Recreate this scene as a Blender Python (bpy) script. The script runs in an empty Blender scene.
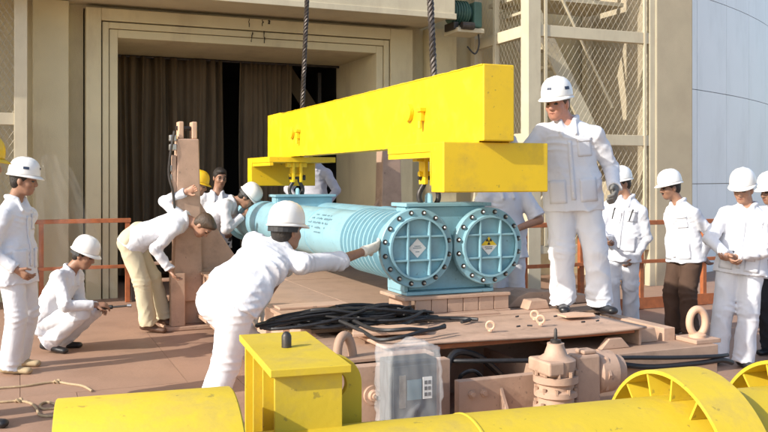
import bpy, bmesh, math, random
import numpy as np
from mathutils import Vector, Matrix
R = math.radians
sc = bpy.context.scene
col = sc.collection
random.seed(7)

# ---------------------------------------------------------------- camera
TH = R(22.7)                       # the camera looks this far to the right of the hall's axis
CH, HORIZ, FPX = 1.65, 178.0, 870.0
cam_d = bpy.data.cameras.new('camera')
cam = bpy.data.objects.new('camera', cam_d); col.objects.link(cam)
cam.location = (0, 0, CH); cam.rotation_euler = (R(90), 0, -TH)
cam_d.sensor_width = 36; cam_d.lens = FPX / 768 * 36
cam_d.shift_y = -(216 - HORIZ) / 768
cam_d.clip_start = .05; cam_d.clip_end = 2000
sc.camera = cam

# ---------------------------------------------------------------- sky, sun, exposure
SUN_EL = R(30); SUN_A = R(12)      # to the sun: along -X, turned SUN_A towards -Y
tosun = Vector((-math.cos(SUN_A) * math.cos(SUN_EL), -math.sin(SUN_A) * math.cos(SUN_EL), math.sin(SUN_EL)))
w = bpy.data.worlds.new('World'); sc.world = w; w.use_nodes = True
nt = w.node_tree; nt.nodes.clear()
sky = nt.nodes.new('ShaderNodeTexSky'); sky.sky_type = 'NISHITA'; sky.sun_disc = False
sky.sun_elevation = SUN_EL; sky.sun_rotation = math.atan2(tosun.x, tosun.y)
sky.air_density = 1.0; sky.dust_density = 1.6; sky.ozone_density = 1.0
bg = nt.nodes.new('ShaderNodeBackground'); bg.inputs[1].default_value = .15
ow = nt.nodes.new('ShaderNodeOutputWorld')
nt.links.new(sky.outputs[0], bg.inputs[0]); nt.links.new(bg.outputs[0], ow.inputs[0])
sl = bpy.data.lights.new('sun', 'SUN'); sl.energy = 3.2; sl.angle = R(.53); sl.color = (1, .94, .84)
so = bpy.data.objects.new('sun', sl); col.objects.link(so)
so.rotation_euler = tosun.to_track_quat('Z', 'Y').to_euler(); so.location = (-10, -3, 12)
sc.view_settings.view_transform = 'Standard'; sc.view_settings.look = 'None'
sc.view_settings.gamma = 1; sc.view_settings.use_curve_mapping = False
sc.view_settings.exposure = .76

# ---------------------------------------------------------------- helpers
CT, ST = math.cos(TH), math.sin(TH)
def CP(px, py, d):                 # photo point at camera depth d -> world
    r = (px - 384) / FPX * d
    return Vector((r * CT + d * ST, d * CT - r * ST, CH - (py - HORIZ) / FPX * d))
def FP(px, py, z=0.0):             # photo point lying on the level z -> world
    return CP(px, py, (CH - z) * FPX / (py - HORIZ))
def WX(px, Y):                     # world X seen at photo column px on the plane Y
    t = (px - 384) / FPX
    return Y * (t * CT + ST) / (CT - t * ST)

def node_mat(name, colr, rough=.6, metal=0.0, var=.18, vscale=6.0, bump=.15, bscale=60.0, dirt=None, dscale=2.0, damt=.5,
             spec=.5, alpha=1.0, trans=0.0, fine=0.0, stretch=(1, 1, 1), sss=0.0, streak=0.0):
    m = bpy.data.materials.new(name); m.use_nodes = True
    n = m.node_tree.nodes; l = m.node_tree.links
    p = n['Principled BSDF']
    tc = n.new('ShaderNodeTexCoord')
    mp = n.new('ShaderNodeMapping'); mp.inputs['Scale'].default_value = stretch
    l.new(tc.outputs['Object'], mp.inputs[0])
    nz = n.new('ShaderNodeTexNoise'); nz.inputs['Scale'].default_value = vscale; nz.inputs['Detail'].default_value = 6
    l.new(mp.outputs[0], nz.inputs['Vector'])
    rp = n.new('ShaderNodeValToRGB')
    rp.color_ramp.elements[0].position = .3; rp.color_ramp.elements[1].position = .7
    a = [max(0, c * (1 - var)) for c in colr]; b = [min(1, c * (1 + var * .6)) for c in colr]
    rp.color_ramp.elements[0].color = (*a, 1); rp.color_ramp.elements[1].color = (*b, 1)
    l.new(nz.outputs['Fac'], rp.inputs[0])
    out = rp.outputs[0]
    if dirt:
        d2 = n.new('ShaderNodeTexNoise'); d2.inputs['Scale'].default_value = dscale; d2.inputs['Detail'].default_value = 9
        d2.inputs['Roughness'].default_value = .68
        if streak:
            ms = n.new('ShaderNodeMapping'); ms.inputs['Scale'].default_value = (1, 1, streak)
            l.new(tc.outputs['Object'], ms.inputs[0]); l.new(ms.outputs[0], d2.inputs['Vector'])
        else:
            l.new(mp.outputs[0], d2.inputs['Vector'])
        r2 = n.new('ShaderNodeValToRGB'); r2.color_ramp.elements[0].position = .5; r2.color_ramp.elements[1].position = .72
        r2.color_ramp.elements[0].color = (0, 0, 0, 1); r2.color_ramp.elements[1].color = (damt, damt, damt, 1)
        l.new(d2.outputs['Fac'], r2.inputs[0])
        mx = n.new('ShaderNodeMix'); mx.data_type = 'RGBA'
        l.new(r2.outputs[0], mx.inputs[0]); l.new(out, mx.inputs[6]); mx.inputs[7].default_value = (*dirt, 1)
        out = mx.outputs[2]
    if fine:
        d3 = n.new('ShaderNodeTexNoise'); d3.inputs['Scale'].default_value = 26; d3.inputs['Detail'].default_value = 3
        l.new(mp.outputs[0], d3.inputs['Vector'])
        r3 = n.new('ShaderNodeValToRGB'); r3.color_ramp.elements[0].position = .68; r3.color_ramp.elements[1].position = .72
        r3.color_ramp.elements[0].color = (0, 0, 0, 1); r3.color_ramp.elements[1].color = (fine, fine, fine, 1)
        l.new(d3.outputs['Fac'], r3.inputs[0])
        m3 = n.new('ShaderNodeMix'); m3.data_type = 'RGBA'
        l.new(r3.outputs[0], m3.inputs[0]); l.new(out, m3.inputs[6]); m3.inputs[7].default_value = (*[c * .3 + .03 for c in colr], 1)
        out = m3.outputs[2]
    l.new(out, p.inputs['Base Color'])
    rr = n.new('ShaderNodeMapRange'); rr.inputs[3].default_value = max(.02, rough - .1); rr.inputs[4].default_value = min(1, rough + .12)
    l.new(nz.outputs['Fac'], rr.inputs[0]); l.new(rr.outputs[0], p.inputs['Roughness'])
    p.inputs['Metallic'].default_value = metal
    p.inputs['Specular IOR Level'].default_value = spec
    p.inputs['Alpha'].default_value = alpha
    p.inputs['Transmission Weight'].default_value = trans
    if sss:
        p.inputs['Subsurface Weight'].default_value = sss; p.inputs['Subsurface Radius'].default_value = (.012, .005, .003)
    if bump:
        b1 = n.new('ShaderNodeTexNoise'); b1.inputs['Scale'].default_value = bscale; b1.inputs['Detail'].default_value = 4
        l.new(mp.outputs[0], b1.inputs['Vector'])
        bp = n.new('ShaderNodeBump'); bp.inputs['Strength'].default_value = bump; bp.inputs['Distance'].default_value = .01
        l.new(b1.outputs['Fac'], bp.inputs['Height']); l.new(bp.outputs[0], p.inputs['Normal'])
    return m

M = {}
M['yellow'] = node_mat('yellow_paint', (.80, .53, .012), .42, var=.05, vscale=3, bump=.06, bscale=25, dirt=(.42, .27, .06), dscale=3.5, damt=.45, fine=.55)
M['yellow_old'] = node_mat('worn_yellow_paint', (.61, .445, .028), .55, var=.1, vscale=4, bump=.1, bscale=40, dirt=(.33, .24, .09), dscale=4, damt=.6, fine=.55)
M['cyan'] = node_mat('pale_blue_paint', (.25, .455, .53), .38, var=.07, vscale=4, bump=.04, bscale=30, dirt=(.16, .25, .27), dscale=5, damt=.5, fine=.55)
M['tan'] = node_mat('tan_primer', (.50, .33, .235), .62, var=.14, vscale=5, bump=.12, bscale=50, dirt=(.26, .17, .12), dscale=4, damt=.6, fine=.55)
M['tan_deck'] = node_mat('trodden_tan_deck', (.40, .26, .18), .68, var=.2, vscale=3, bump=.15, bscale=70, dirt=(.24, .15, .10), dscale=3, damt=.7, fine=.55)
M['tan_light'] = node_mat('clean_tan_plate', (.62, .40, .27), .6, var=.1, bump=.08)
M['rust'] = node_mat('orange_rust_primer', (.42, .13, .045), .6, var=.2, vscale=12, bump=.15, dirt=(.2, .08, .04), dscale=9, damt=.6)
M['dark'] = node_mat('dark_steel', (.07, .062, .058), .45, metal=.6, var=.3, vscale=20, bump=.15)
M['rope'] = node_mat('greased_wire_rope', (.075, .062, .055), .42, metal=.5, var=.3, vscale=40, bump=.2, bscale=200)
M['steel'] = node_mat('bare_steel', (.55, .54, .52), .33, metal=.9, var=.2, vscale=30, bump=.05)
M['rubber'] = node_mat('black_rubber', (.018, .017, .018), .5, var=.3, vscale=30, bump=.1)
M['wall'] = node_mat('beige_rendered_wall', (.62, .54, .345), .85, var=.10, vscale=1.4, bump=.25, bscale=120, dirt=(.34, .26, .17), dscale=1.6, damt=.5, streak=.35)
M['cream'] = node_mat('cream_steel_paint', (.58, .51, .36), .55, var=.08, vscale=3, bump=.06, dirt=(.40, .32, .22), dscale=3, damt=.45, streak=.3)
M['concrete'] = node_mat('buff_concrete', (.45, .385, .27), .88, var=.1, vscale=2, bump=.3, bscale=90, dirt=(.38, .31, .22), dscale=1.5, damt=.5)
M['curtain'] = node_mat('brown_curtain_cloth', (.15, .108, .064), .9, var=.2, vscale=5, bump=.2, bscale=150, stretch=(1, 1, .3))
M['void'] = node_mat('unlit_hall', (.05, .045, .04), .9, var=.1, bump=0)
M['panel'] = node_mat('white_cladding', (.88, .91, .92), .45, var=.04, vscale=1.2, bump=.05, bscale=8, dirt=(.55, .56, .56), dscale=1.2, damt=.3, streak=.3)
M['seam'] = node_mat('cladding_joint', (.55, .48, .44), .8, var=.1, bump=0)
M['mesh'] = node_mat('galvanised_wire', (.50, .46, .37), .5, metal=.3, var=.15, bump=0)
M['ground'] = node_mat('sandy_ground', (.36, .29, .21), .95, var=.2, vscale=.6, bump=.4, bscale=8)
M['placard'] = node_mat('white_placard', (.80, .79, .76), .45, var=.03, bump=0)
M['placard_y'] = node_mat('yellow_placard', (.80, .56, .02), .45, var=.03, bump=0)
M['ink'] = node_mat('black_print', (.02, .02, .02), .5, var=.05, bump=0)
M['ink_grey'] = node_mat('faded_print', (.13, .22, .26), .6, var=.2, bump=0)
M['green'] = node_mat('green_motor_paint', (.06, .13, .10), .5, var=.2, bump=.1)
M['cord'] = node_mat('sisal_cord', (.48, .36, .22), .9, var=.2, vscale=60, bump=.5, bscale=300)
M['mot_red'] = node_mat('red_handle', (.45, .05, .03), .5, bump=0)
M['enclosure'] = node_mat('grey_enclosure', (.06, .072, .082), .45, var=.15, vscale=9, bump=.05)
M['leather'] = node_mat('light_glove', (.72, .68, .58), .8, var=.12, vscale=30, bump=.3, bscale=120)
M['leather_grey'] = node_mat('dark_glove', (.20, .19, .17), .8, var=.2, vscale=30, bump=.3, bscale=120)
M['crack'] = node_mat('dark_gap', (.035, .028, .02), .9, var=.1, bump=0)

# chequered steel floor plate
def floor_mat():
    m = node_mat('chequered_floor', (.37, .225, .155), .62, var=.18, vscale=2.2, bump=0, dirt=(.22, .13, .085), dscale=2.2, damt=.45)
    n = m.node_tree.nodes; l = m.node_tree.links; p = n['Principled BSDF']
    tc = n.new('ShaderNodeTexCoord'); hs = []
    for ang, off in ((45, 0), (-45, .5)):
        mp = n.new('ShaderNodeMapping'); mp.inputs['Rotation'].default_value = (0, 0, R(ang)); mp.inputs['Scale'].default_value = (22, 58, 22)
        mp.inputs['Location'].default_value = (off, off, 0)
        l.new(tc.outputs['Object'], mp.inputs[0])
        v = n.new('ShaderNodeTexVoronoi'); v.inputs['Scale'].default_value = 1.0; v.inputs['Randomness'].default_value = .55
        l.new(mp.outputs[0], v.inputs['Vector'])
        mr = n.new('ShaderNodeMapRange'); mr.inputs[1].default_value = .25; mr.inputs[2].default_value = .4; mr.inputs[3].default_value = 1; mr.inputs[4].default_value = 0
        l.new(v.outputs['Distance'], mr.inputs[0]); hs.append(mr)
    mx = n.new('ShaderNodeMath'); mx.operation = 'MAXIMUM'
    l.new(hs[0].outputs[0], mx.inputs[0]); l.new(hs[1].outputs[0], mx.inputs[1])
    bp = n.new('ShaderNodeBump'); bp.inputs['Strength'].default_value = .3; bp.inputs['Distance'].default_value = .003
    l.new(mx.outputs[0], bp.inputs['Height']); l.new(bp.outputs[0], p.inputs['Normal'])
    return m
M['floor'] = floor_mat()

# thin clear plastic film
def film_mat(name, a):
    m = bpy.data.materials.new(name); m.use_nodes = True
    n = m.node_tree.nodes; l = m.node_tree.links; p = n['Principled BSDF']
    p.inputs['Base Color'].default_value = (.86, .88, .90, 1); p.inputs['Roughness'].default_value = .12
    tc = n.new('ShaderNodeTexCoord'); nz = n.new('ShaderNodeTexNoise'); nz.noise_type = 'RIDGED_MULTIFRACTAL'; nz.inputs['Scale'].default_value = 5; nz.inputs['Detail'].default_value = 4
    nz.inputs['Distortion'].default_value = .6; nz.inputs['Roughness'].default_value = .4
    l.new(tc.outputs['Object'], nz.inputs['Vector'])
    mr = n.new('ShaderNodeMapRange'); mr.inputs[1].default_value = .25; mr.inputs[2].default_value = .95; mr.inputs[3].default_value = a * .5; mr.inputs[4].default_value = min(1, a * 3.5)
    l.new(nz.outputs['Fac'], mr.inputs[0]); l.new(mr.outputs[0], p.inputs['Alpha'])
    bp = n.new('ShaderNodeBump'); bp.inputs['Strength'].default_value = .8; bp.inputs['Distance'].default_value = .02
    l.new(nz.outputs['Fac'], bp.inputs['Height']); l.new(bp.outputs[0], p.inputs['Normal'])
    return m
M['film'] = film_mat('clear_plastic_film', .40)
M['film2'] = film_mat('hanging_plastic_sheet', .06)

def link(o, parent=None):
    col.objects.link(o)
    if parent is not None: o.parent = parent
    return o
def tag(o, label=None, cat=None, group=None, kind=None):
    if label: o['label'] = label
    if cat: o['category'] = cat
    if group: o['group'] = group
    if kind: o['kind'] = kind
    return o
def thing(name, label, cat, loc=(0, 0, 0), rz=0.0, group=None):
    o = bpy.data.objects.new(name, None); o.empty_display_size = .2
    link(o); o.location = loc; o.rotation_euler = (0, 0, rz)
    return tag(o, label, cat, group)

def perp(d):
    a = Vector((0, 0, 1)) if abs(d.z) < .9 else Vector((1, 0, 0))
    u = d.cross(a).normalized(); return u, d.cross(u).normalized()

class MB:
    def __init__(s): s.v = []; s.f = []
    def box(s, x0, x1, y0, y1, z0, z1):
        b = len(s.v)
        s.v += [(x0, y0, z0), (x1, y0, z0), (x1, y1, z0), (x0, y1, z0), (x0, y0, z1), (x1, y0, z1), (x1, y1, z1), (x0, y1, z1)]
        s.f += [tuple(b + i for i in q) for q in ((0, 3, 2, 1), (4, 5, 6, 7), (0, 1, 5, 4), (1, 2, 6, 5), (2, 3, 7, 6), (3, 0, 4, 7))]
        return s
    def bar(s, p, q, wd, ht, up=Vector((0, 0, 1))):          # rectangular bar from p to q
        p = Vector(p); q = Vector(q); d = (q - p).normalized()
        u = d.cross(up)
        if u.length < 1e-4: u = Vector((1, 0, 0))
        u.normalize(); t = u.cross(d).normalized(); b = len(s.v)
        for c in (p, q):
            for a, e in ((-1, -1), (1, -1), (1, 1), (-1, 1)):
                s.v.append(tuple(c + u * a * wd / 2 + t * e * ht / 2))
        s.f += [tuple(b + i for i in qd) for qd in ((0, 3, 2, 1), (4, 5, 6, 7), (0, 1, 5, 4), (1, 2, 6, 5), (2, 3, 7, 6), (3, 0, 4, 7))]
        s.f[-6:] = [tuple(reversed(x)) for x in s.f[-6:]]
        return s
    def lathe(s, o, d, prof, n=32, cap0=True, cap1=True, a0=0, a1=2 * math.pi):
        o = Vector(o); d = Vector(d).normalized(); u, v = perp(d); full = abs(a1 - a0 - 2 * math.pi) < 1e-6
        k = n if full else n + 1; b = len(s.v)
        for (t, r) in prof:
            for i in range(k):
                a = a0 + (a1 - a0) * i / n
                s.v.append(tuple(o + d * t + (u * math.cos(a) + v * math.sin(a)) * r))
        for j in range(len(prof) - 1):
            for i in range(n):
                i2 = (i + 1) % k
                s.f.append((b + j * k + i, b + j * k + i2, b + (j + 1) * k + i2, b + (j + 1) * k + i))
        if full and cap0: s.f.append(tuple(b + i for i in reversed(range(k))))
        if full and cap1: s.f.append(tuple(b + (len(prof) - 1) * k + i for i in range(k)))
        return s
    def cyl(s, p, q, r, r2=None, n=16):
        p = Vector(p); q = Vector(q)
        return s.lathe(p, q - p, [(0, r), ((q - p).length, r if r2 is None else r2)], n)
    def tube(s, pts, r, n=8, closed=False):
        pts = [Vector(p) for p in pts]; b = len(s.v); m = len(pts); nu = None
        for i, p in enumerate(pts):
            if closed: t = pts[(i + 1) % m] - pts[i - 1]
            else: t = pts[min(i + 1, m - 1)] - pts[max(i - 1, 0)]
            t.normalize()
            if nu is None: nu, _ = perp(t)
            nu = (nu - t * nu.dot(t)).normalized(); w_ = t.cross(nu)
            rr = r[i] if isinstance(r, (list, tuple)) else r
            for k in range(n):
                a = 2 * math.pi * k / n
                s.v.append(tuple(p + (nu * math.cos(a) + w_ * math.sin(a)) * rr))
        for i in range(m if closed else m - 1):
            j = (i + 1) % m
            for k in range(n):
                k2 = (k + 1) % n
                s.f.append((b + i * n + k, b + i * n + k2, b + j * n + k2, b + j * n + k))
        if not closed:
            s.f.append(tuple(b + k for k in reversed(range(n)))); s.f.append(tuple(b + (m - 1) * n + k for k in range(n)))
        return s
    def prism(s, poly, o, ax, ay, an, th):   # polygon (2d) in plane (o; ax, ay), extruded th along an
        o, ax, ay, an = Vector(o), Vector(ax), Vector(ay), Vector(an); b = len(s.v); m = len(poly)
        for h in (0, th):
            for (x, y) in poly: s.v.append(tuple(o + ax * x + ay * y + an * h))
        s.f.append(tuple(b + i for i in reversed(range(m)))); s.f.append(tuple(b + m + i for i in range(m)))
        for i in range(m):
            j = (i + 1) % m; s.f.append((b + i, b + j, b + m + j, b + m + i))
        return s
    def plate_hole(s, outer, inner, o, ax, ay, an, th):      # outer and inner loops of equal count
        o, ax, ay, an = Vector(o), Vector(ax), Vector(ay), Vector(an); b = len(s.v); m = len(outer)
        for h in (0, th):
            for lp in (outer, inner):
                for (x, y) in lp: s.v.append(tuple(o + ax * x + ay * y + an * h))
        for i in range(m):
            j = (i + 1) % m
            s.f += [(b + i, b + m + i, b + m + j, b + j), (b + 2 * m + i, b + 2 * m + j, b + 3 * m + j, b + 3 * m + i),
                    (b + i, b + j, b + 2 * m + j, b + 2 * m + i), (b + m + j, b + m + i, b + 3 * m + i, b + 3 * m + j)]
        return s
    def build(s, name, mat, parent=None, smooth=False, bevel=0.0, seg=2, kind=None, fixn=True):
        me = bpy.data.meshes.new(name); me.from_pydata(s.v, [], s.f); me.update()
        if fixn:
            bm = bmesh.new(); bm.from_mesh(me); bmesh.ops.recalc_face_normals(bm, faces=bm.faces); bm.to_mesh(me); bm.free()
        me.materials.append(M[mat] if isinstance(mat, str) else mat)
        o = bpy.data.objects.new(name, me); link(o, parent)
        if smooth:
            for p in me.polygons: p.use_smooth = True
            try: me.set_sharp_from_angle(angle=R(38))
            except Exception: pass
        if bevel:
            md = o.modifiers.new('bevel', 'BEVEL'); md.width = bevel; md.segments = seg; md.limit_method = 'ANGLE'; md.angle_limit = R(40)
        if kind: o['kind'] = kind
        return o
def dup(o, parent=None, loc=None):
    c = o.copy(); link(c, parent if parent is not None else o.parent)
    if loc is not None: c.location = loc
    return c
def spline(pts, n=6):
    pts = [Vector(p) for p in pts]; out = []
    for i in range(len(pts) - 1):
        p0 = pts[max(i - 1, 0)]; p1 = pts[i]; p2 = pts[i + 1]; p3 = pts[min(i + 2, len(pts) - 1)]
        for k in range(n):
            t = k / n
            out.append(.5 * ((2 * p1) + (p2 - p0) * t + (2 * p0 - 5 * p1 + 4 * p2 - p3) * t * t + (3 * p1 - p0 - 3 * p2 + p3) * t ** 3))
    out.append(pts[-1]); return out
X, Y, Z = Vector((1, 0, 0)), Vector((0, 1, 0)), Vector((0, 0, 1))
# ================================================================ the setting
g = MB(); g.v = [(-600, -600, -.35), (600, -600, -.35), (600, 600, -.35), (-600, 600, -.35)]; g.f = [(0, 1, 2, 3)]
tag(g.build('ground', 'ground'), kind='structure')
fl = MB().box(-9, 16, -4, 21, -.34, -.012).build('floor', 'tan_deck'); tag(fl, kind='structure')
pw, pl_ = 1.25, 2.5
base = MB().box(.002, pw - .002, .002, pl_ - .002, -.0118, 0)
first = None
for i in range(-4, 9):
    for j in range(0, 6):
        x0 = i * pw + (.0 if j % 2 else .4); y0 = j * pl_ - .4
        if first is None:
            first = base.build('floor_plate', 'floor', fl); o = first
        else: o = dup(first)
        o.location = (x0, y0, random.uniform(-.0008, .0008))

# ---------------------------------------------------------------- building with the big doorway
bl = thing('building', 'beige rendered building with a wide curtained doorway and overhanging slab', 'building', (3.1, 12.6, 0))
bl_off = Vector((-3.1, -12.6, 0))
def bpart(name, mb, mat, bevel=.012, parent=bl, **k):
    o = mb.build(name, mat, parent, bevel=bevel, **k)
    if parent is bl: o.location = bl_off
    return o
DX0, DX1, DZ = 1.24, 5.08, 3.58
wm = MB().box(-7, .80, 12.62, 13.1, -.3, 9).box(5.70, 12, 12.62, 13.1, -.3, 9).box(.80, 5.70, 12.62, 13.1, 3.98, 9)
bpart('wall', wm, 'wall', 0)
bpart('pilaster', MB().box(.15, .60, 12.34, 12.62, -.3, 4.02), 'wall')
bpart('pilaster', MB().box(5.95, 6.42, 12.34, 12.62, -.3, 4.02), 'wall')
fr = MB().box(.82, 1.02, 12.40, 13.9, -.3, 3.97).box(5.30, 5.68, 12.40, 13.9, -.3, 3.97).box(1.02, 5.30, 12.40, 13.9, 3.80, 3.97)
bpart('door_frame', fr, 'wall')
fi = MB().box(1.036, 1.12, 12.425, 14.0, -.3, 3.785).box(5.20, 5.284, 12.425, 14.0, -.3, 3.785).box(1.12, 5.20, 12.425, 14.0, 3.70, 3.785)
bpart('frame_moulding', fi, 'wall', .008)
f2 = MB().box(1.128, DX0, 12.45, 14.3, -.3, 3.692).box(DX1, 5.192, 12.45, 14.3, -.3, 3.692).box(DX0, DX1, 12.45, 14.3, DZ, 3.692)
bpart('door_lining', f2, 'wall', .008)
bpart('unseen_shade_wall', MB().box(-4.6, -2.8, 11.42, 12.61, -.3, 8.9), 'wall')  # unseen block left of the view, added to keep sun off the doorway
bpart('overhang', MB().box(-2.79, 5.92, 11.42, 12.9, 4.03, 9), 'cream', .02)
bpart('drip_edge', MB().box(-2.79, 5.93, 11.40, 11.46, 3.985, 4.07), 'cream', .006)
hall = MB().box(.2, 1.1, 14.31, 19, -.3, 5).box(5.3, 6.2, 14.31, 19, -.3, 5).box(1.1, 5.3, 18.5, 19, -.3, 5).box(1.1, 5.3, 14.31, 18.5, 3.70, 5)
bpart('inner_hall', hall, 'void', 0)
for px, y0, y1, wd in ((249, 17, 27, .02), (251, 32, 42, .015), (262, 17, 26, .016), (264, 31, 43, .022), (268, 20, 24, .03)):
    Yc = 12.395; xx = WX(px, Yc); dd = xx * ST + Yc * CT
    z0 = CH + (HORIZ - y1) / FPX * dd; z1 = min(3.96, CH + (HORIZ - y0) / FPX * dd)
    c = MB(); xs = xx
    zz = np.linspace(z0, z1, 5)
    for k in range(4):
        c.box(xs, xs + wd * random.uniform(.4, 1.1), Yc, Yc + .012, zz[k], zz[k + 1]); xs += random.uniform(-.01, .012)
    bpart('wall_crack', c, 'crack', 0)

def curtain(x0, x1, y, z0, z1, seed, label):
    rng = random.Random(seed); n = int((x1 - x0) / .012); rows = 14; mb = MB()
    ph = [rng.uniform(0, 6.28) for _ in range(6)]
    for j in range(rows + 1):
        tz = j / rows; z = z0 + (z1 - z0) * tz
        for i in range(n + 1):
            x = x0 + (x1 - x0) * i / n
            a = .055 + .03 * math.sin(x * 3 + ph[0])
            yy = y + a * math.sin(x * 27 + 2.6 * math.sin(x * 4.3 + ph[1]) + 1.2 * math.sin(x * 9.7 + ph[4]) + ph[2] + .25 * math.sin(tz * 3 + ph[3])) + .02 * math.sin(x * 71 + ph[4] + tz) + .03 * (1 - tz) * math.sin(x * 12 + ph[5])
            mb.v.append((x + .015 * math.sin(tz * 5 + x * 8), yy, z))
    for j in range(rows):
        for i in range(n):
            a = j * (n + 1) + i; mb.f.append((a, a + 1, a + n + 2, a + n + 1))
    o = mb.build('curtain', 'curtain', smooth=True, fixn=False)
    md = o.modifiers.new('thick', 'SOLIDIFY'); md.thickness = .006
    return tag(o, label, 'curtain', 'curtains in the doorway')
curtain(1.26, 3.06, 14.12, .12, 3.56, 1, 'wide brown curtain filling the left half of the doorway')
curtain(3.33, 4.22, 14.16, .12, 3.56, 2, 'narrower brown curtain right of the dark gap in the doorway')
rl = MB().cyl((1.25, 14.14, 3.56), (5.07, 14.14, 3.56), .02, n=10).build('curtain_rail', 'dark')
tag(rl, 'dark rail along the doorway ceiling above the curtains', 'curtain rail')
cr = thing('folded_panel', 'dark folded panel leaning in the doorway right of the curtains', 'panel', (4.65, 14.6, 0))
MB().bar((-.35, .1, 3.5), (.25, 0, 2.6), .25, .04, Y).build('brace', 'curtain', cr)
MB().box(.18, .24, -.05, .05, 0, 3.5).build('post', 'dark', cr)

# ---------------------------------------------------------------- wire-mesh stair tower
def wires(mb, o, ax, wd, ht, pitch, r, an):
    o, ax, an = Vector(o), Vector(ax), Vector(an)
    sl_ = 1.55
    def seg(p, q, off):
        a = o + ax * p[0] + Z * p[1] + an * off; b = o + ax * q[0] + Z * q[1] + an * off
        mb.tube([a, b], r, 3)
    k = -ht / sl_
    while k < wd:
        x0, z0 = k, 0.0; x1, z1 = k + ht / sl_, ht
        if x0 < 0: z0 = -x0 * sl_; x0 = 0
        if x1 > wd: z1 = ht - (x1 - wd) * sl_; x1 = wd
        if x1 - x0 > .02:
            seg((x0, z0), (x1, z1), 0); seg((wd - x0, z0), (wd - x1, z1), r * 1.6)
        k += pitch
TX0, TX1, TY0, TY1, TH_ = 6.72, 8.98, 10.7, 12.3, 6.6
tw = thing('stair_tower', 'cream steel stair tower clad in diamond wire mesh beside the doorway', 'stair tower', (TX0, TY0, 0))
LX, LY = TX1 - TX0, TY1 - TY0
for x, y, s in ((0, 0, .21), (LX - .1, 0, .12), (0, LY, .14), (LX - .1, LY, .14), (0, .95, .08)):
    MB().box(x, x + s, y, y + s, -.01, TH_).build('post', 'cream', tw, bevel=.006)
for z, h in ((.55, .12), (2.14, .16), (3.70, .17), (5.3, .16)):
    MB().box(.21, LX - .1, .012, .11, z, z + h).build('beam', 'cream', tw, bevel=.006)
    MB().box(.012, .10, .21, .95, z, z + h).build('beam', 'cream', tw, bevel=.006)
    MB().box(.012, .10, 1.03, LY, z, z + h).build('beam', 'cream', tw, bevel=.006)
for z0, z1 in ((.67, 2.14), (2.30, 3.70), (3.87, 5.3)):
    m = MB(); wires(m, (.21, .05, z0), X, LX - .31, z1 - z0, .095, .0019, Y); m.build('wire_mesh', 'mesh', tw, kind='stuff')
    m = MB(); wires(m, (.05, .21, z0), Y, .74, z1 - z0, .095, .0019, X); m.build('wire_mesh', 'mesh', tw, kind='stuff')
    m = MB(); wires(m, (.05, 1.03, z0), Y, LY - 1.03, z1 - z0, .095, .0019, X); m.build('wire_mesh', 'mesh', tw, kind='stuff')
MB().box(.275, .32, .0, .04, .67, 5.3).build('mesh_stile', 'cream', tw)
MB().box(LX - .2, LX - .16, .0, .04, .67, 5.3).build('mesh_stile', 'cream', tw)
for (p, q, yy) in (((.35, 4.3), (1.75, 1.9), .55), ((.35, 4.3), (1.75, 1.9), 1.25), ((1.95, 6.5), (.25, 4.35), .6), ((.1, .0), (1.7, 1.9), 1.3)):
    MB().bar((p[0], yy, p[1]), (q[0], yy, q[1]), .05, .25, Z).build('stringer', 'cream', tw, bevel=.004)
MB().tube([(.55, .5, 5.0), (1.85, .5, 2.75)], .022, 8).build('handrail', 'cream', tw)
for k in range(9):
    t = (k + .5) / 9; x = .35 + 1.4 * t; z = 4.3 - 2.4 * t
    MB().box(x - .12, x + .12, .58, 1.22, z - .02, z + .02).build('tread', 'cream', tw)
MB().box(.2, 2.1, .55, 1.5, 4.36, 4.42).build('landing', 'cream', tw)

pr = MB().box(8.985, 9.70, 10.68, 12.61, -.3, 9).build('concrete_pier', 'concrete', bevel=.02)
tag(pr, 'plain buff concrete pier between the mesh tower and the white cladding', 'pier')

# left-hand mesh cage
lc = thing('mesh_enclosure', 'cream steel post and wire mesh screen at the left edge of the photo', 'mesh screen', (0, 11.9, 0))
MB().box(-.07, .085, -.02, .12, -.01, 6).build('post', 'cream', lc, bevel=.006)
MB().box(-.32, -.26, .0, .06, -.01, 6).build('post', 'cream', lc, bevel=.004)
MB().box(-1.7, -1.6, .0, .08, -.01, 6).build('post', 'cream', lc, bevel=.004)
for z in (.8, 2.32, 4.2):
    MB().box(-.26, -.07, .0, .07, z, z + .15).build('beam', 'cream', lc, bevel=.004)
    MB().box(-1.6, -.32, .0, .07, z, z + .15).build('beam', 'cream', lc, bevel=.004)
m = MB(); wires(m, (-1.6, .03, .95), X, 1.53, 1.37, .075, .003, Y); m.build('wire_mesh', 'mesh', lc, kind='stuff')
m = MB(); wires(m, (-1.6, .03, 2.47), X, 1.53, 1.73, .075, .003, Y); m.build('wire_mesh', 'mesh', lc, kind='stuff')

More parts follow.
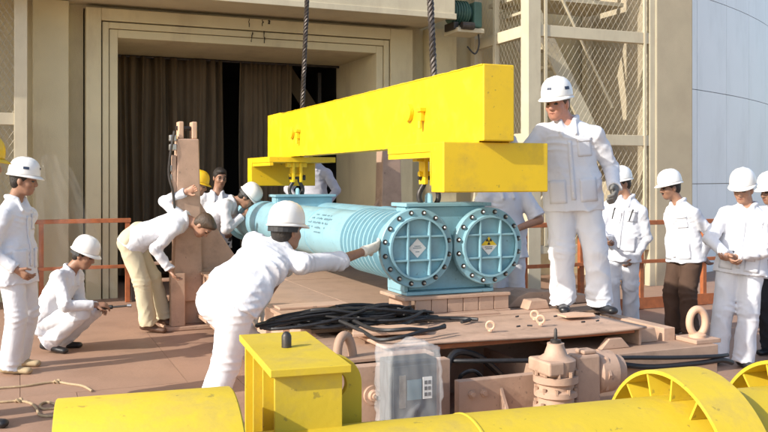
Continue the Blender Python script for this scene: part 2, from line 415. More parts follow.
# ---------------------------------------------------------------- curved white cladding of the round building
rc = 6.366, 16.0
RAD = 20.0
cc = (rc[0] - .743 * RAD, rc[1] + .669 * RAD)
ccw = (cc[0] * CT + cc[1] * ST, cc[1] * CT - cc[0] * ST)
a_mid = math.atan2(-.669 * CT - .743 * ST, .743 * CT - .669 * ST)
dome = thing('round_building', 'large round building clad in pale blue-white curved panels', 'building', (ccw[0], ccw[1], 0))
dang = 1.22 / RAD
bk = MB().lathe((0, 0, -.3), (0, 0, 1), [(0, RAD - .06), (9, RAD - .06)], 24, a0=0, a1=dang * 11.3)
bw = bk.build('backing_wall', 'seam', dome, smooth=True)
_u, _v = perp(Vector((0, 0, 1)))
bw.rotation_euler = (0, 0, a_mid - 1.75 * dang - math.atan2(_u.y, _u.x)) if _u.cross(_v).z > 0 else (0, 0, 0)
def cyl_panel(z0, z1):
    mb = MB(); n = 4; g_ = .006
    for i in range(n + 1):
        a = -dang / 2 + g_ / RAD + (dang - 2 * g_ / RAD) * i / n
        for (r, z) in ((RAD, z0 + g_), (RAD, z1 - g_), (RAD - .05, z1 - g_), (RAD - .05, z0 + g_)):
            mb.v.append((r * math.cos(a), r * math.sin(a), z))
    for i in range(n):
        for k in range(4):
            k2 = (k + 1) % 4; mb.f.append((i * 4 + k, (i + 1) * 4 + k, (i + 1) * 4 + k2, i * 4 + k2))
    mb.f += [(0, 1, 2, 3), tuple(n * 4 + k for k in (3, 2, 1, 0))]
    return mb
rows = [(-.3, -.07), (-.07, 1.55), (1.55, 3.17), (3.17, 4.79), (4.79, 6.41), (6.41, 8.03)]
for (z0, z1) in rows:
    proto = None
    for k in range(-2, 9):
        if proto is None: proto = cyl_panel(z0, z1).build('cladding_panel', 'panel', dome); o = proto
        else: o = dup(proto)
        o.rotation_euler = (0, 0, a_mid + (k + .35) * dang)

# ---------------------------------------------------------------- railings
def railing(name, label, x0, x1, y, posts, rails, mat='rust', toe=True):
    t = thing(name, label, 'railing', (x0, y, 0), group='rust-orange railings')
    for x in posts: MB().box(x - x0 - .03, x - x0 + .03, -.03, .03, 0, rails[0]).build('post', mat, t, bevel=.004)
    for k, z in enumerate(rails):
        h = .055 if k == 0 else .045
        MB().box(-.04, x1 - x0, -.038 if k == 0 else -.055, .038 if k == 0 else -.032, z, z + h).build('rail', mat, t, bevel=.004)
    if toe: MB().box(0, x1 - x0, -.04, -.031, .01, .15).build('toe_board', mat, t)
    return t
railing('railing', 'rusty orange railing behind the squatting man by the pilaster', .22, 1.36, 12.0, (.25, 1.32), (1.06, .46), toe=False)
railing('railing', 'long rusty orange railing behind the men on the right', 4.7, 12.2, 8.85, (4.74, 5.5, 6.3, 7.2, 8.21, 9.2, 10.2, 11.2, 12.1), (1.06, .58))

# winch on the end of the overhang
wn = thing('winch', 'small green winch motor mounted at the overhang corner', 'winch', (5.96, 11.75, 3.90)); wn.scale = (1.0, 1.15, 1.15)
MB().box(.05, .5, -.2, .2, -.06, 0).build('bracket', 'cream', wn, bevel=.006)
MB().lathe((.0, 0, .22), X, [(0, .1), (.03, .15), (.30, .15), (.33, .1), (.36, .1)], 20).build('motor', 'green', wn, smooth=True)
for k in range(6): MB().lathe((.05 + k * .045, 0, .22), X, [(0, .165), (.012, .165)], 20).build('fin', 'green', wn)
MB().box(.36, .50, -.15, .15, .02, .36).build('gearbox', 'green', wn, bevel=.02)
MB().lathe((.10, -.22, .02), X, [(0, .05), (.2, .05)], 12).build('brake', 'dark', wn)
MB().box(.02, .10, -.14, .14, -.02, .08).build('foot', 'dark', wn, bevel=.01)
MB().tube(spline([(.45, -.1, 0), (.46, -.12, -.2), (.40, -.1, -.32), (.3, -.05, -.22)]), .012, 6).build('cable', 'rubber', wn)

# plastic sheet hung on the railing
def sheet():
    mb = MB(); n, m_ = 22, 22
    for j in range(m_ + 1):
        for i in range(n + 1):
            u, v = i / n, j / m_
            wd = .42 + .5 * v ** .8
            x = .35 + .25 * v + (u - .4) * wd; z = 1.86 + .10 * math.sin(u * 4) - 1.6 * v
            y = 11.93 - .18 * math.sin(v * 2.6) * .8 + .035 * math.sin(u * 17 + v * 5) + .02 * math.sin(u * 31 - v * 13)
            mb.v.append((x, y, z))
    for j in range(m_):
        for i in range(n):
            a = j * (n + 1) + i; mb.f.append((a, a + 1, a + n + 2, a + n + 1))
    o = mb.build('plastic_sheet', 'film2', smooth=True, fixn=False)
    tag(o, 'crumpled clear plastic sheet hung over the railing beside the pilaster', 'plastic sheet')
sheet()
# ================================================================ yellow lifting beam on its slings
lb = thing('lifting_beam', 'long bright yellow lifting beam hanging above the blue casks', 'lifting beam', (2.99, 7.86, 1.9))
o_ = Vector((2.99, 7.86, 1.9))
def lp(name, mb, mat='yellow', bevel=.006, parent=lb, **k):
    o = mb.build(name, mat, parent, bevel=bevel, **k)
    o.location = -o_ if parent is lb else (0, 0, 0)
    return o
lp('box_girder', MB().box(2.87, 3.11, 5.13, 10.6, 1.90, 2.42), bevel=.008)
lp('end_plate', MB().box(2.862, 3.118, 10.05, 10.62, 1.893, 2.43), bevel=.006)
for yy, s in ((5.19, 1), (10.6, -1)):
    y0, y1 = sorted((yy, yy + s * .19))
    lp('cross_beam', MB().box(2.60, 3.42, y0, y1, 1.552, 1.894), bevel=.008)
    a, b = sorted((yy + s * .193, yy + s * .98))
    lp('flange_plate', MB().box(2.61, 3.41, a, b, 1.83, 1.893), bevel=.005)
    lp('stiffener', MB().box(2.615, 2.66, a, b, 1.79, 1.828), bevel=.004)
for (p, q) in (((2.87, 5.19, 1.897), (2.87, 5.38, 1.897)), ((3.11, 5.19, 1.897), (3.11, 5.38, 1.897)), ((2.60, 5.385, 1.828), (2.60, 5.385, 1.60)), ((2.869, 5.4, 1.899), (2.869, 10.0, 1.899)), ((2.869, 5.14, 2.415), (2.869, 10.0, 2.415))):
    n_ = max(3, int((Vector(q) - Vector(p)).length / .05)); pts = [Vector(p).lerp(Vector(q), i / n_) + Vector((random.uniform(-.001, .001), 0, random.uniform(-.0015, .0015))) for i in range(n_ + 1)]
    lp('weld_bead', MB().tube(pts, [random.uniform(.004, .0065) for _ in pts], 6), bevel=0, smooth=True)
HANG = (6.05, 9.72)
HX = (2.905, 2.96)
for xx, yy in zip(HX, HANG):
    for s_ in (-1, 1):
        lp('hanger', MB().box(xx + s_ * .045 - .016, xx + s_ * .045 + .016, yy - .055, yy + .055, 1.60, 1.829), bevel=.006)
    lp('hanger_pin', MB().cyl((xx - .085, yy, 1.68), (xx + .085, yy, 1.68), .022, n=12), bevel=0)
    lp('hanger_bar', MB().box(xx - .12, xx + .12, yy - .04, yy + .04, 1.775, 1.828), bevel=.004)
for yy in (6.32, 9.55):                      # half-round pads and catches on the lit side
    lp('pad', MB().lathe((2.868, yy, 2.17), -X, [(0, .07), (.03, .068), (.034, .05)], 20), smooth=True, bevel=0)
    c = MB().box(2.835, 2.869, yy - .27, yy - .22, 2.09, 2.16).box(2.82, 2.869, yy - .29, yy - .20, 2.16, 2.19).cyl((2.84, yy - .245, 2.03), (2.84, yy - .245, 2.09), .016, n=8)
    lp('catch', c, bevel=.003)

def rope(p, q, label):
    p, q = Vector(p), Vector(q); d = (q - p).normalized(); u, v = perp(d); L = (q - p).length
    t = thing('wire_rope', label, 'wire rope', p, group='sling ropes of the lifting beam')
    for ph in (0, math.pi / 2, math.pi, 1.5 * math.pi):
        pts = []
        n = int(L / .02)
        for i in range(n + 1):
            s = L * i / n; a = s * 38 + ph
            pts.append(d * s + (u * math.cos(a) + v * math.sin(a)) * .0165)
        MB().tube(pts, .0125, 5).build('strand', 'rope', t, smooth=True)
rope((2.99, 9.59, 2.38), (2.99, 7.95, 13.5), 'dark wire rope rising from the far half of the yellow beam')
rope((2.99, 6.13, 2.38), (2.99, 7.25, 13.5), 'dark wire rope rising from the near half of the yellow beam')

def shackle(x, y, z, label, h=.235, w_=.066, r=.021):
    t = thing('shackle', label, 'shackle', (x, y, z), group='shackles under the lifting beam')
    pts = [(0, -w_ * .55, 0), (0, -w_ * .6, -.05), (0, -w_ * 1.15, -.12), (0, -w_ * 1.1, -.18), (0, -w_ * .6, -h + .01), (0, 0, -h), (0, w_ * .6, -h + .01), (0, w_ * 1.1, -.18), (0, w_ * 1.15, -.12), (0, w_ * .6, -.05), (0, w_ * .55, 0)]
    MB().tube(spline(pts, 5), r, 10).build('bow', 'dark', t, smooth=True)
    MB().cyl((0, -w_ * 1.25, 0), (0, w_ * 1.3, 0), .02, n=12).build('pin', 'dark', t)
    MB().cyl((0, -w_ * 1.6, 0), (0, -w_ * 1.2, 0), .036, n=6).build('nut', 'dark', t)
    t.rotation_euler = (0, 0, R(82))
shackle(HX[0], HANG[0], 1.655, 'dark bow shackle under the near end of the yellow beam')
shackle(HX[1], HANG[1], 1.655, 'dark bow shackle under the far end of the yellow beam')

# ================================================================ pair of blue transport casks
CX, CZ, CY0, CL = (2.715, 3.318), 1.13, 5.86, 5.25
ck = thing('transport_cask', 'pair of pale blue ribbed steel transport casks bolted into one frame', 'cask', (3.02, CY0, .79))
ko = -Vector((3.02, CY0, .79))
def kp(name, mb, mat='cyan', bevel=0.0, parent=ck, smooth=False, **k):
    o = mb.build(name, mat, parent, bevel=bevel, smooth=smooth, **k)
    if parent is ck: o.location = ko
    return o
for ci, cx in enumerate(CX):
    c = Vector((cx, 0, CZ))
    prof = [(.05, .235)]
    y = .22
    for k in range(9):                           # cooling ribs near the flange
        prof += [(y, .235), (y + .006, .270), (y + .030, .270), (y + .036, .235)]; y += .088
    for yy in (2.0, 3.9, 4.3, 4.6):
        prof += [(yy, .235), (yy + .004, .243), (yy + .05, .243), (yy + .054, .235)]
    prof += [(CL - .06, .235)]
    kp('barrel', MB().lathe((cx, CY0, CZ), Y, prof, 64), smooth=True)
    fl_prof = [(0, .232), (0, .289), (.006, .295), (.052, .295), (.058, .289), (.058, .2)]
    fg = kp('end_flange', MB().lathe((cx, CY0 - .012, CZ), Y, fl_prof, 64, cap0=False, cap1=False), smooth=True)
    kp('end_flange', MB().lathe((cx, CY0 + CL - .06, CZ), Y, [(0, .2), (0, .28), (.006, .285), (.054, .285), (.06, .28), (.06, 0.02)], 48, cap0=False, cap1=True), smooth=True)
    kp('cover_rim', MB().lathe((cx, CY0 - .05, CZ), Y, [(.0, .218), (0, .234), (.045, .236), (.045, .216)], 64, cap0=False, cap1=False), smooth=True)
    kp('cover_plate', MB().lathe((cx, CY0 - .004, CZ), Y, [(0, .232), (.02, .232)], 48))
    h = math.sqrt(.222 ** 2 - .088 ** 2)
    for s in (-1, 1):
        kp('cover_rib', MB().box(cx + s * .088 - .007, cx + s * .088 + .007, CY0 - .046, CY0 - .003, CZ - h, CZ + h), bevel=.002)
        for (xa, xb) in ((-h, -.0955), (-.0805, .0805), (.0955, h)):
            kp('cover_rib', MB().box(cx + xa, cx + xb, CY0 - .044, CY0 - .003, CZ + s * .088 - .007, CZ + s * .088 + .007), bevel=.002)
    pb = None
    for k in range(16):
        a = 2 * math.pi * (k + .5) / 16
        if pb is None:
            pb = MB().lathe((0, 0, 0), -Y, [(0, .0195), (.004, .0195), (.004, .013), (.008, .013)], 10).build('bolt_washer', 'dark', ck)
            pbh = MB().lathe((0, 0, 0), -Y, [(.008, .0105), (.02, .0105), (.026, .006)], 6).build('bolt_head', 'steel', pb)
            o = pb
        else:
            o = dup(pb, ck); dup(pbh, o)
        o.location = Vector((cx + .265 * math.cos(a), CY0 - .0125, CZ + .265 * math.sin(a))) + ko
    # placard (a diamond on the cover)
    pz = CZ + .0; s = .072; yq = CY0 - .0085
    pm = MB().prism([(0, -s), (s, 0), (0, s), (-s, 0)], (cx, yq, pz), X, Z, -Y, .003)
    pc = kp('placard', pm, 'placard')
    if ci == 1:
        kp('placard_top', MB().prism([(-s * .96, .004), (s * .96, .004), (0, s * .97)], (cx, yq - .0032, pz), X, Z, -Y, .0015), 'placard_y')
        for k in range(3):                        # trefoil
            a0 = math.pi / 2 + k * 2 * math.pi / 3 + math.pi - math.pi / 6
            poly = [(.008 * math.cos(a0), .008 * math.sin(a0))] + [(.027 * math.cos(a0 + j * math.pi / 18), .027 * math.sin(a0 + j * math.pi / 18)) for j in range(7)] + [(.008 * math.cos(a0 + math.pi / 3), .008 * math.sin(a0 + math.pi / 3))]
            kp('trefoil_blade', MB().prism(poly, (cx, yq - .005, pz + .034), X, Z, -Y, .001), 'ink')
        kp('trefoil_hub', MB().lathe((cx, yq - .005, pz + .034), -Y, [(0, .0055), (.001, .0055)], 12), 'ink')
    for k, (wd, zz) in enumerate(((.07, -.012), (.055, -.026)) if ci else ((.05, .012), (.07, -.002), (.03, -.03))):
        ln = MB(); x = -wd / 2
        while x < wd / 2 - .004:
            e = random.uniform(.003, .007); ln.box(cx + x, cx + x + e, yq - .0042, yq - .0031, pz + zz, pz + zz + .006); x += e + .002
        kp('print', ln, 'ink' if ci else 'ink_grey')
# saddles that carry the barrels, with lifting lugs
for y0 in (5.98, 9.60):
    sd = MB().box(2.70, 3.36, y0, y0 + .03, .80, 1.43).box(2.70, 3.36, y0 + .20, y0 + .23, .80, 1.43)
    kp('saddle', sd, bevel=.004)
    kp('saddle_top', MB().box(2.67, 3.40, y0 - .03, y0 + .26, 1.432, 1.46), bevel=.004)
    kp('saddle_base', MB().box(2.65, 3.39, y0 - .08, y0 + .28, .772, .798), bevel=.004)
    for xx in (2.64, 3.37): kp('saddle_foot', MB().box(xx, xx + .03, y0 - .06, y0 + .26, .80, .87), bevel=.003)
    for xx in (2.69, 3.35): kp('saddle_web', MB().box(xx, xx + .02, y0 + .032, y0 + .198, .80, 1.43), bevel=.003)
    for xx in ((HX[0],) if y0 < 8 else (HX[1],)):
        lugp = [(-.05, 0), (.05, 0), (.05, .04)] + [(.05 * math.cos(a), .04 + .035 * math.sin(a)) for a in np.linspace(.3, math.pi - .3, 7)] + [(-.05, .04)]
        kp('lifting_lug', MB().prism(lugp, (xx - .01, y0 + .07, 1.4605), Y, Z, X, .02), bevel=.003)
# stencilled lines on the left barrel (too worn to read)
def stencil(y0, y1, ang, n):
    mb = MB(); y = y0; rad = .2362
    while y < y1:
        e = random.uniform(.012, .03)
        if random.random() < .8:
            hgt = .035
            for k in range(2):
                if random.random() < .25: continue
                a = ang + (k - .5) * .04 / rad
                p = Vector((CX[0] + rad * math.cos(a), y, CZ + rad * math.sin(a)))
                tz = Vector((-math.sin(a), 0, math.cos(a))); an = Vector((math.cos(a), 0, math.sin(a)))
                mb.prism([(0, -.007), (e, -.007), (e, .007), (0, .007)], p, Y, tz, an, .0015)
        y += e + .016
    if mb.v: kp('stencil_print', mb, 'ink_grey')
for y0, y1, a in ((8.15, 8.75, 157), (8.05, 8.80, 170), (8.0, 8.75, 182), (7.25, 7.75, 135), (7.3, 7.8, 146), (7.2, 7.85, 157), (7.35, 7.6, 168)):
    stencil(y0, y1, R(a), 1)

# ================================================================ tan transfer car
car = thing('transfer_car', 'low tan steel transfer car carrying the blue casks', 'transfer car', (3.05, 7.9, 0))
co = -Vector((3.05, 7.9, 0))
def cp_(name, mb, mat='tan', bevel=.005, parent=car, **k):
    o = mb.build(name, mat, parent, bevel=bevel, **k)
    if parent is car: o.location = co
    return o
CX0, CX1 = 1.82, 4.32
for i, (xa, xb) in enumerate(((CX0, 2.48), (2.486, 3.60), (3.606, CX1))):
    for j in range(4):
        y0 = 5.62 + j * 1.42
        cp_('deck_plate', MB().box(xa, xb, y0 + .004, y0 + 1.416, .595, .62 + random.uniform(-.002, .002)), 'tan_deck', .003)
for xx in (CX0 + .03, CX1 - .13):
    cp_('side_beam', MB().box(xx, xx + .1, 4.9, 11.28, .16, .59))
    cp_('side_flange', MB().box(xx - .05, xx + .15, 4.9, 11.28, .12, .157))
for k in range(7):
    y = 5.3 + k * .95
    cp_('side_stiffener', MB().box(CX0 - .02, CX0 + .028, y, y + .02, .16, .585), bevel=.002)
for yy in (5.9, 10.6):
    for xx in (2.05, 3.95):
        cp_('wheel', MB().lathe((xx, yy, .17), X, [(0, .17), (.02, .17), (.02, .15), (.11, .15), (.11, .06), (.14, .06)], 28), 'dark', 0, smooth=True)
# cradle block under the near saddle
cp_('cradle_block', MB().box(2.60, 3.50, 5.83, 6.30, .622, .64).box(2.60, 3.50, 5.83, 6.30, .745, .768), bevel=.003)
for k in range(6):
    x = 2.70 + k * .133
    cp_('cradle_panel', MB().box(x, x + .127, 5.845, 5.87, .641, .744), bevel=.004)
cp_('cradle_web', MB().box(2.66, 2.68, 5.88, 6.26, .641, .744), bevel=.002)
cp_('cradle_block', MB().box(2.54, 3.56, 9.5, 9.98, .622, .768), bevel=.005)
cp_('skid_plate', MB().box(2.45, 3.95, 5.64, 5.80, .622, .634), bevel=.003)
# lifted front cover with turned-down edge
def cover():
    mb = MB(); n, m_ = 24, 10
    for j in range(m_ + 1):
        for i in range(n + 1):
            u, v = i / n, j / m_
            x = 2.02 + 1.93 * u + .0 * v
            y = 4.84 + .80 * v - .05 * u * (1 - v)
            z = .632 + .012 * math.sin(u * 5 + 1) * (1 - v) + (.016 * (u - .5) if v < .9 else 0) * (1 - v)
            mb.v.append((x, y, z))
    for j in range(m_):
        for i in range(n):
            a = j * (n + 1) + i; mb.f.append((a, a + 1, a + n + 2, a + n + 1))
    o = mb.build('front_cover', 'tan', car, smooth=True); o.location = co
    md = o.modifiers.new('t', 'SOLIDIFY'); md.thickness = .016; md.offset = -1
cover()
cp_('cover_edge', MB().box(2.10, 3.90, 4.858, 4.868, .585, .612), 'rust', 0)
cp_('cover_end', MB().box(3.925, 3.945, 4.84, 5.58, .50, .622), bevel=.003)
# front frame
cp_('front_beam', MB().box(1.66, 2.36, 4.62, 4.70, .10, .575))
cp_('front_beam', MB().box(2.365, 3.30, 4.52, 4.58, .05, .46))
cp_('front_beam', MB().box(3.305, 4.45, 4.66, 4.72, .05, .40))
cp_('cross_member', MB().box(1.66, 4.3, 5.50, 5.56, .05, .585), 'tan_deck')
cp_('front_floor', MB().box(1.69, 4.42, 4.73, 5.49, .10, .13), 'tan_deck')
cp_('side_beam', MB().box(1.64, 1.68, 4.71, 5.5, .10, .58))
cp_('corner_deck', MB().box(3.40, 4.45, 4.66, 5.54, .478, .50), 'tan_deck', .004)
cp_('corner_edge', MB().box(3.42, 4.44, 4.645, 4.656, .405, .50), bevel=.002)
cp_('corner_end', MB().box(4.43, 4.45, 4.67, 5.54, .20, .475), bevel=.002)
cp_('corner_block', MB().box(4.30, 4.52, 4.70, 4.92, .501, .53), bevel=.004)
for (x, z) in ((2.45, .38), (2.53, .38), (3.20, .38), (2.45, .2)):
    cp_('frame_bolt', MB().lathe((x, 4.52, z), -Y, [(0, .025), (.012, .025), (.012, .018), (.024, .016)], 6), bevel=0)
cp_('gusset', MB().prism([(0, 0), (.14, 0), (0, .22)], (2.64, 4.519, .18), -Y, Z, X, .02), bevel=.002)
cp_('boss', MB().lathe((1.86, 4.62, .41), -Y, [(0, .055), (.02, .055), (.02, .035), (.045, .03), (.045, .018), (.06, .018)], 20), bevel=0, smooth=True)
cp_('boss_bolt', MB().lathe((1.86, 4.558, .41), -Y, [(0, .014), (.03, .014)], 8), 'steel', 0)
# bent lifting bar at the left front corner
cp_('lifting_bar', MB().tube(spline([(1.70, 4.76, .48), (1.70, 4.76, .66), (1.735, 4.78, .725), (1.78, 4.80, .71), (1.81, 4.81, .62), (1.81, 4.81, .50)], 5), .027, 10), 'tan_deck', 0, smooth=True)
cp_('front_deck', MB().box(1.66, 2.30, 4.71, 5.49, .578, .60), 'tan_deck', .004)
# ring eye at the right front corner
ring = [(.0 + .075 * math.cos(a) * .8, 0, .10 + .092 * math.sin(a)) for a in np.linspace(0, 2 * math.pi, 28, endpoint=False)]
o = MB().tube(ring, .026, 10, closed=True).build('ring_eye', 'tan_light', car, smooth=True); o.location = Vector((4.40, 4.80, .535)) + co
o.rotation_euler = (0, 0, -TH * .6)
cp_('eye_base', MB().lathe((4.40, 4.80, .53), Z, [(0, .06), (.02, .06), (.035, .03)], 16), 'tan_light', 0, smooth=True)
# loose lumps, brackets and plates on the deck
brk = [(-.42, 0), (.45, 0), (.42, .05), (-.05, .11), (-.22, .115), (-.32, .08)]
cp_('bracket', MB().prism(brk, (3.98, 5.98, .622), X, Z, Y, .22), bevel=.006)
cp_('bracket', MB().prism([(-.1, 0), (.1, 0), (.07, .07), (-.07, .07)], (3.70, 5.74, .635), X, Z, Y, .12), bevel=.006)
lpv = MB().prism([(-.13, -.06), (.1, -.09), (.15, .0), (.04, .1), (-.12, .07)], (3.72, 5.28, .652), X, Y, Z, .012)
loose = lpv.build('loose_plate', 'tan_light', bevel=.002); loose.rotation_euler = (R(2), 0, 0); loose.location = (0, 0, .19)
loose.rotation_euler = (0, 0, 0); loose.location = (0, 0, 0)
tag(loose, 'small pale tan loose plate lying on the front cover below the big man', 'plate')
lq = MB().prism([(-.28, -.10), (.22, -.14), (.28, -.04), (.16, .11), (-.14, .14), (-.22, .06)], (2.20, 5.2, .652), X, Y, Z, .022).build('loose_plate', 'tan_light', bevel=.004)
tag(lq, 'larger tan loose plate with cut corners beside the black cables', 'plate')
ls = MB().box(1.98, 2.38, 5.95, 6.08, .622, .67).build('timber_block', 'tan', bevel=.02)
tag(ls, 'rounded tan block lying behind the black cable heap', 'block')
for (x, y) in ((2.86, 5.02), (3.30, 5.10), (3.38, 5.3)):
    rg = [(.026 * math.cos(a), 0, .03 + .026 * math.sin(a)) for a in np.linspace(0, 2 * math.pi, 16, endpoint=False)]
    o = MB().tube(rg, .009, 6, closed=True).build('eye_bolt', 'tan_light', car, smooth=True); o.location = Vector((x, y, .648)) + co; o.rotation_euler = (0, 0, random.uniform(-.8, .8))
    MB().lathe((0, 0, -.008), Z, [(0, .016), (.012, .016)], 8).build('nut', 'tan_light', o)
cp_('deck_strip', MB().box(2.52, 3.30, 5.66, 5.74, .6345, .650), bevel=.003)
cp_('deck_strip', MB().box(3.72, 4.26, 6.40, 6.9, .622, .645), bevel=.004)
cp_('deck_strip', MB().box(1.86, 2.44, 6.55, 6.75, .622, .64), 'tan', .004)
cp_('lug_plate', MB().prism([(-.09, 0), (.09, 0), (.06, .10), (-.06, .10)], (4.05, 4.90, .501), X, Z, Y, .03), bevel=.005)
cp_('lug_plate', MB().prism([(-.12, 0), (.12, 0), (.05, .07), (-.05, .07)], (3.70, 4.80, .501), X, Z, Y, .05), bevel=.005)
cp_('frame_rib', MB().box(3.05, 3.07, 4.60, 5.45, .131, .44), bevel=.003)
cp_('frame_rib', MB().box(2.34, 2.36, 4.72, 5.45, .131, .55), bevel=.003)
for k in range(9):
    x, y = random.uniform(3.0, 3.8), random.uniform(5.0, 5.5)
    cp_('bolt', MB().cyl((x, y, .652), (x + .03, y + random.uniform(-.02, .02), .652), .006, n=6), 'dark', 0)

# gear motor standing in front of the car
gm = thing('gear_motor', 'upright tan gear motor with ribbed housing in front of the car', 'motor', (2.885, 4.30, 0)); gm.scale = (.9, .9, 1.0)
MB().lathe((0, 0, .0), Z, [(0, .16), (.03, .16), (.03, .125), (.28, .125), (.30, .145), (.33, .145), (.34, .118), (.375, .118), (.385, .14), (.415, .14), (.425, .118), (.455, .118), (.465, .145), (.505, .145)], 32).build('housing', 'tan', gm, smooth=True)
MB().lathe((0, 0, .507), Z, [(0, .118), (.05, .128), (.085, .128), (.10, .10), (.115, .075), (.165, .055), (.18, .055)], 32).build('cap', 'tan', gm, smooth=True)
MB().lathe((0, 0, .689), Z, [(0, .035), (.018, .035), (.022, .012), (.075, .010), (.085, .004)], 12).build('spindle', 'dark', gm, smooth=True)
MB().box(-.135, -.02, -.135, .12, .52, .60).build('terminal_box', 'tan', gm, bevel=.012)
bp_ = None
for z, rr in ((.515, .135), (.415, .13), (.33, .135)):
    for k in range(10):
        a = 2 * math.pi * k / 10 + z
        if bp_ is None: bp_ = MB().lathe((0, 0, -.008), Z, [(0, .013), (.03, .013)], 6).build('bolt', 'tan_deck', gm); o = bp_
        else: o = dup(bp_)
        o.location = (rr * math.cos(a), rr * math.sin(a), z)
MB().box(.15, .34, -.02, .24, .10, .60).build('gearbox', 'tan', gm, bevel=.015)
MB().lathe((.34, .10, .47), X, [(0, .10), (.03, .13), (.16, .125), (.18, .10), (.24, .09), (.26, .05)], 24).build('side_motor', 'tan', gm, smooth=True)
MB().lathe((.40, .10, .47), X, [(0, .137), (.02, .137)], 8).build('side_flange', 'tan', gm)
MB().box(.22, .32, .0, .10, .601, .625).build('cover', 'tan', gm, bevel=.008)

# hoses on the car's front
def hose(pts, r, label, mat='rubber', name='hose', group='black hoses under the front cover'):
    c0 = Vector(pts[0]); o = MB().tube([Vector(p) - c0 for p in spline(pts, 7)], r, 8).build(name, mat, smooth=True)
    o.location = c0; return tag(o, label, name, group)
hose([(2.36, 4.95, .50), (2.6, 4.74, .52), (3.2, 4.62, .50), (3.6, 4.58, .49), (4.0, 4.60, .455), (4.35, 4.58, .44), (4.5, 4.62, .43)], .014, 'thin black hose strung across the whole front of the car')
hose([(3.45, 4.63, .47), (3.8, 4.60, .41), (4.2, 4.60, .40), (4.40, 4.58, .41), (4.52, 4.60, .38)], .018, 'thick black hose sagging along the right corner edge')
hose([(2.42, 4.8, .40), (2.46, 4.82, .53), (2.55, 4.85, .56), (2.72, 4.9, .50), (2.9, 4.95, .36)], .022, 'black hose bent in an arch under the front cover')
hose([(2.48, 4.72, .34), (2.46, 4.68, .45), (2.54, 4.66, .48), (2.61, 4.68, .41), (2.54, 4.69, .34), (2.52, 4.70, .26)], .012, 'thin black hose curled in a small loop beside the plastic-wrapped box')

# wrapped control box
eb = thing('control_box', 'dark control box wrapped in clear plastic on the car front', 'control box', (2.02, 4.42, .12)); eb.scale = (.92, 1, 1)
MB().box(-.16, .16, -.02, .13, .16, .52).build('enclosure', 'enclosure', eb, bevel=.012)
MB().box(-.14, .14, -.028, -.0205, .19, .49).build('door', 'enclosure', eb, bevel=.006)
MB().box(-.10, -.06, -.036, -.0285, .26, .44).build('strip', 'steel', eb)
MB().box(-.05, .045, -.034, -.0285, .30, .41).build('window', 'ink_grey', eb)
MB().box(.055, .115, -.036, -.0285, .30, .42).build('label_plate', 'placard', eb)
for k in range(3):
    for j in range(2): MB().box(.064 + j * .024, .082 + j * .024, -.0385, -.0362, .315 + k * .033, .335 + k * .033).build('switch', 'ink', eb)
MB().lathe((.0, -.028, .235), -Y, [(0, .018), (.02, .015)], 12).build('knob', 'ink', eb)
MB().box(-.16, .16, .03, .06, -.12, .158).build('bracket', 'tan', eb)
def film():
    me = bpy.data.meshes.new('plastic_wrap'); bm = bmesh.new()
    bmesh.ops.create_cube(bm, size=1)
    bmesh.ops.subdivide_edges(bm, edges=bm.edges[:], cuts=17, use_grid_fill=True)
    rng = np.random.default_rng(3)
    ks = [(rng.normal(size=3) * 22, rng.uniform(0, 6.28)) for _ in range(9)]
    for v in bm.verts:
        p = v.co.copy(); w_ = Vector((p.x * .345, p.y * .21 + .055, p.z * .50 + .335))
        n = sum(abs(math.sin(float(np.dot(k, (w_.x, w_.y, w_.z))) + f)) for k, f in ks) / 9 - .6
        sh = .032 * n
        w_ += Vector((p.x, p.y, p.z)) * sh * 2
        if p.z > .2: w_.x *= 1 - .25 * (p.z - .2); w_.z += .03 * math.exp(-((w_.x - .06) / .05) ** 2)
        if p.z < -.3: w_.x *= 1.0 + .2 * (p.z + .3)
        v.co = w_
    bm.to_mesh(me); bm.free()
    for p in me.polygons: p.use_smooth = True
    me.materials.append(M['film']); o = bpy.data.objects.new('plastic_wrap', me); link(o, eb)
film()

# black cable heap
ch = thing('cable_heap', 'tangled heap of black cables on the front of the car deck', 'cables', (2.12, 5.55, .62))
rng = random.Random(5)
def clamp(v, a, b): return max(a, min(b, v))
for k in range(26):
    cx, cy = rng.uniform(-.22, .22), rng.uniform(-.05, .12)
    A, B = rng.uniform(.26, .55), rng.uniform(.07, .20); ph = rng.uniform(0, 6.28); h0 = .016 + .11 * rng.random()
    pts = []; turns = rng.uniform(.8, 1.7); n = 30
    for i in range(n + 1):
        a = ph + turns * 2 * math.pi * i / n
        x = cx + A * math.cos(a) * (1 + .08 * math.sin(3 * a + k)); y = cy + B * math.sin(a) + .04 * math.sin(2 * a + k)
        hump = clamp(1 - (x / .8) ** 2, .12, 1)
        pts.append((x, y, .026 + h0 * hump * (1 + .25 * math.sin(2 * a + ph)) * clamp(1.2 - abs(y) * 3, .3, 1)))
    r = rng.choice((.0075, .009, .0105, .012))
    MB().tube(pts, r, 6).build('cable', 'rubber', ch, smooth=True)
for pts in ([(-.1, -.1, .10), (-.06, -.35, .07), (-.02, -.55, .08), (.12, -.62, .09), (.3, -.55, .06), (.42, -.50, .075)],
            [(-.2, -.1, .10), (-.12, -.4, .06), (-.1, -.62, .04), (.02, -.7, .06), (.2, -.66, .08), (.38, -.58, .08)],
            [(.4, .05, .05), (.6, .02, .035), (.75, -.06, .035), (.85, -.16, .035)], [(.5, 0, .05), (.7, -.05, .034), (.8, -.13, .034), (.7, -.2, .034)]):
    MB().tube(spline(pts, 6), .013, 7).build('cable', 'rubber', ch, smooth=True)
hk = thing('hook_tool', 'small yellow and red handled tool lying left of the cable heap', 'tool', (1.88, 5.80, .625))
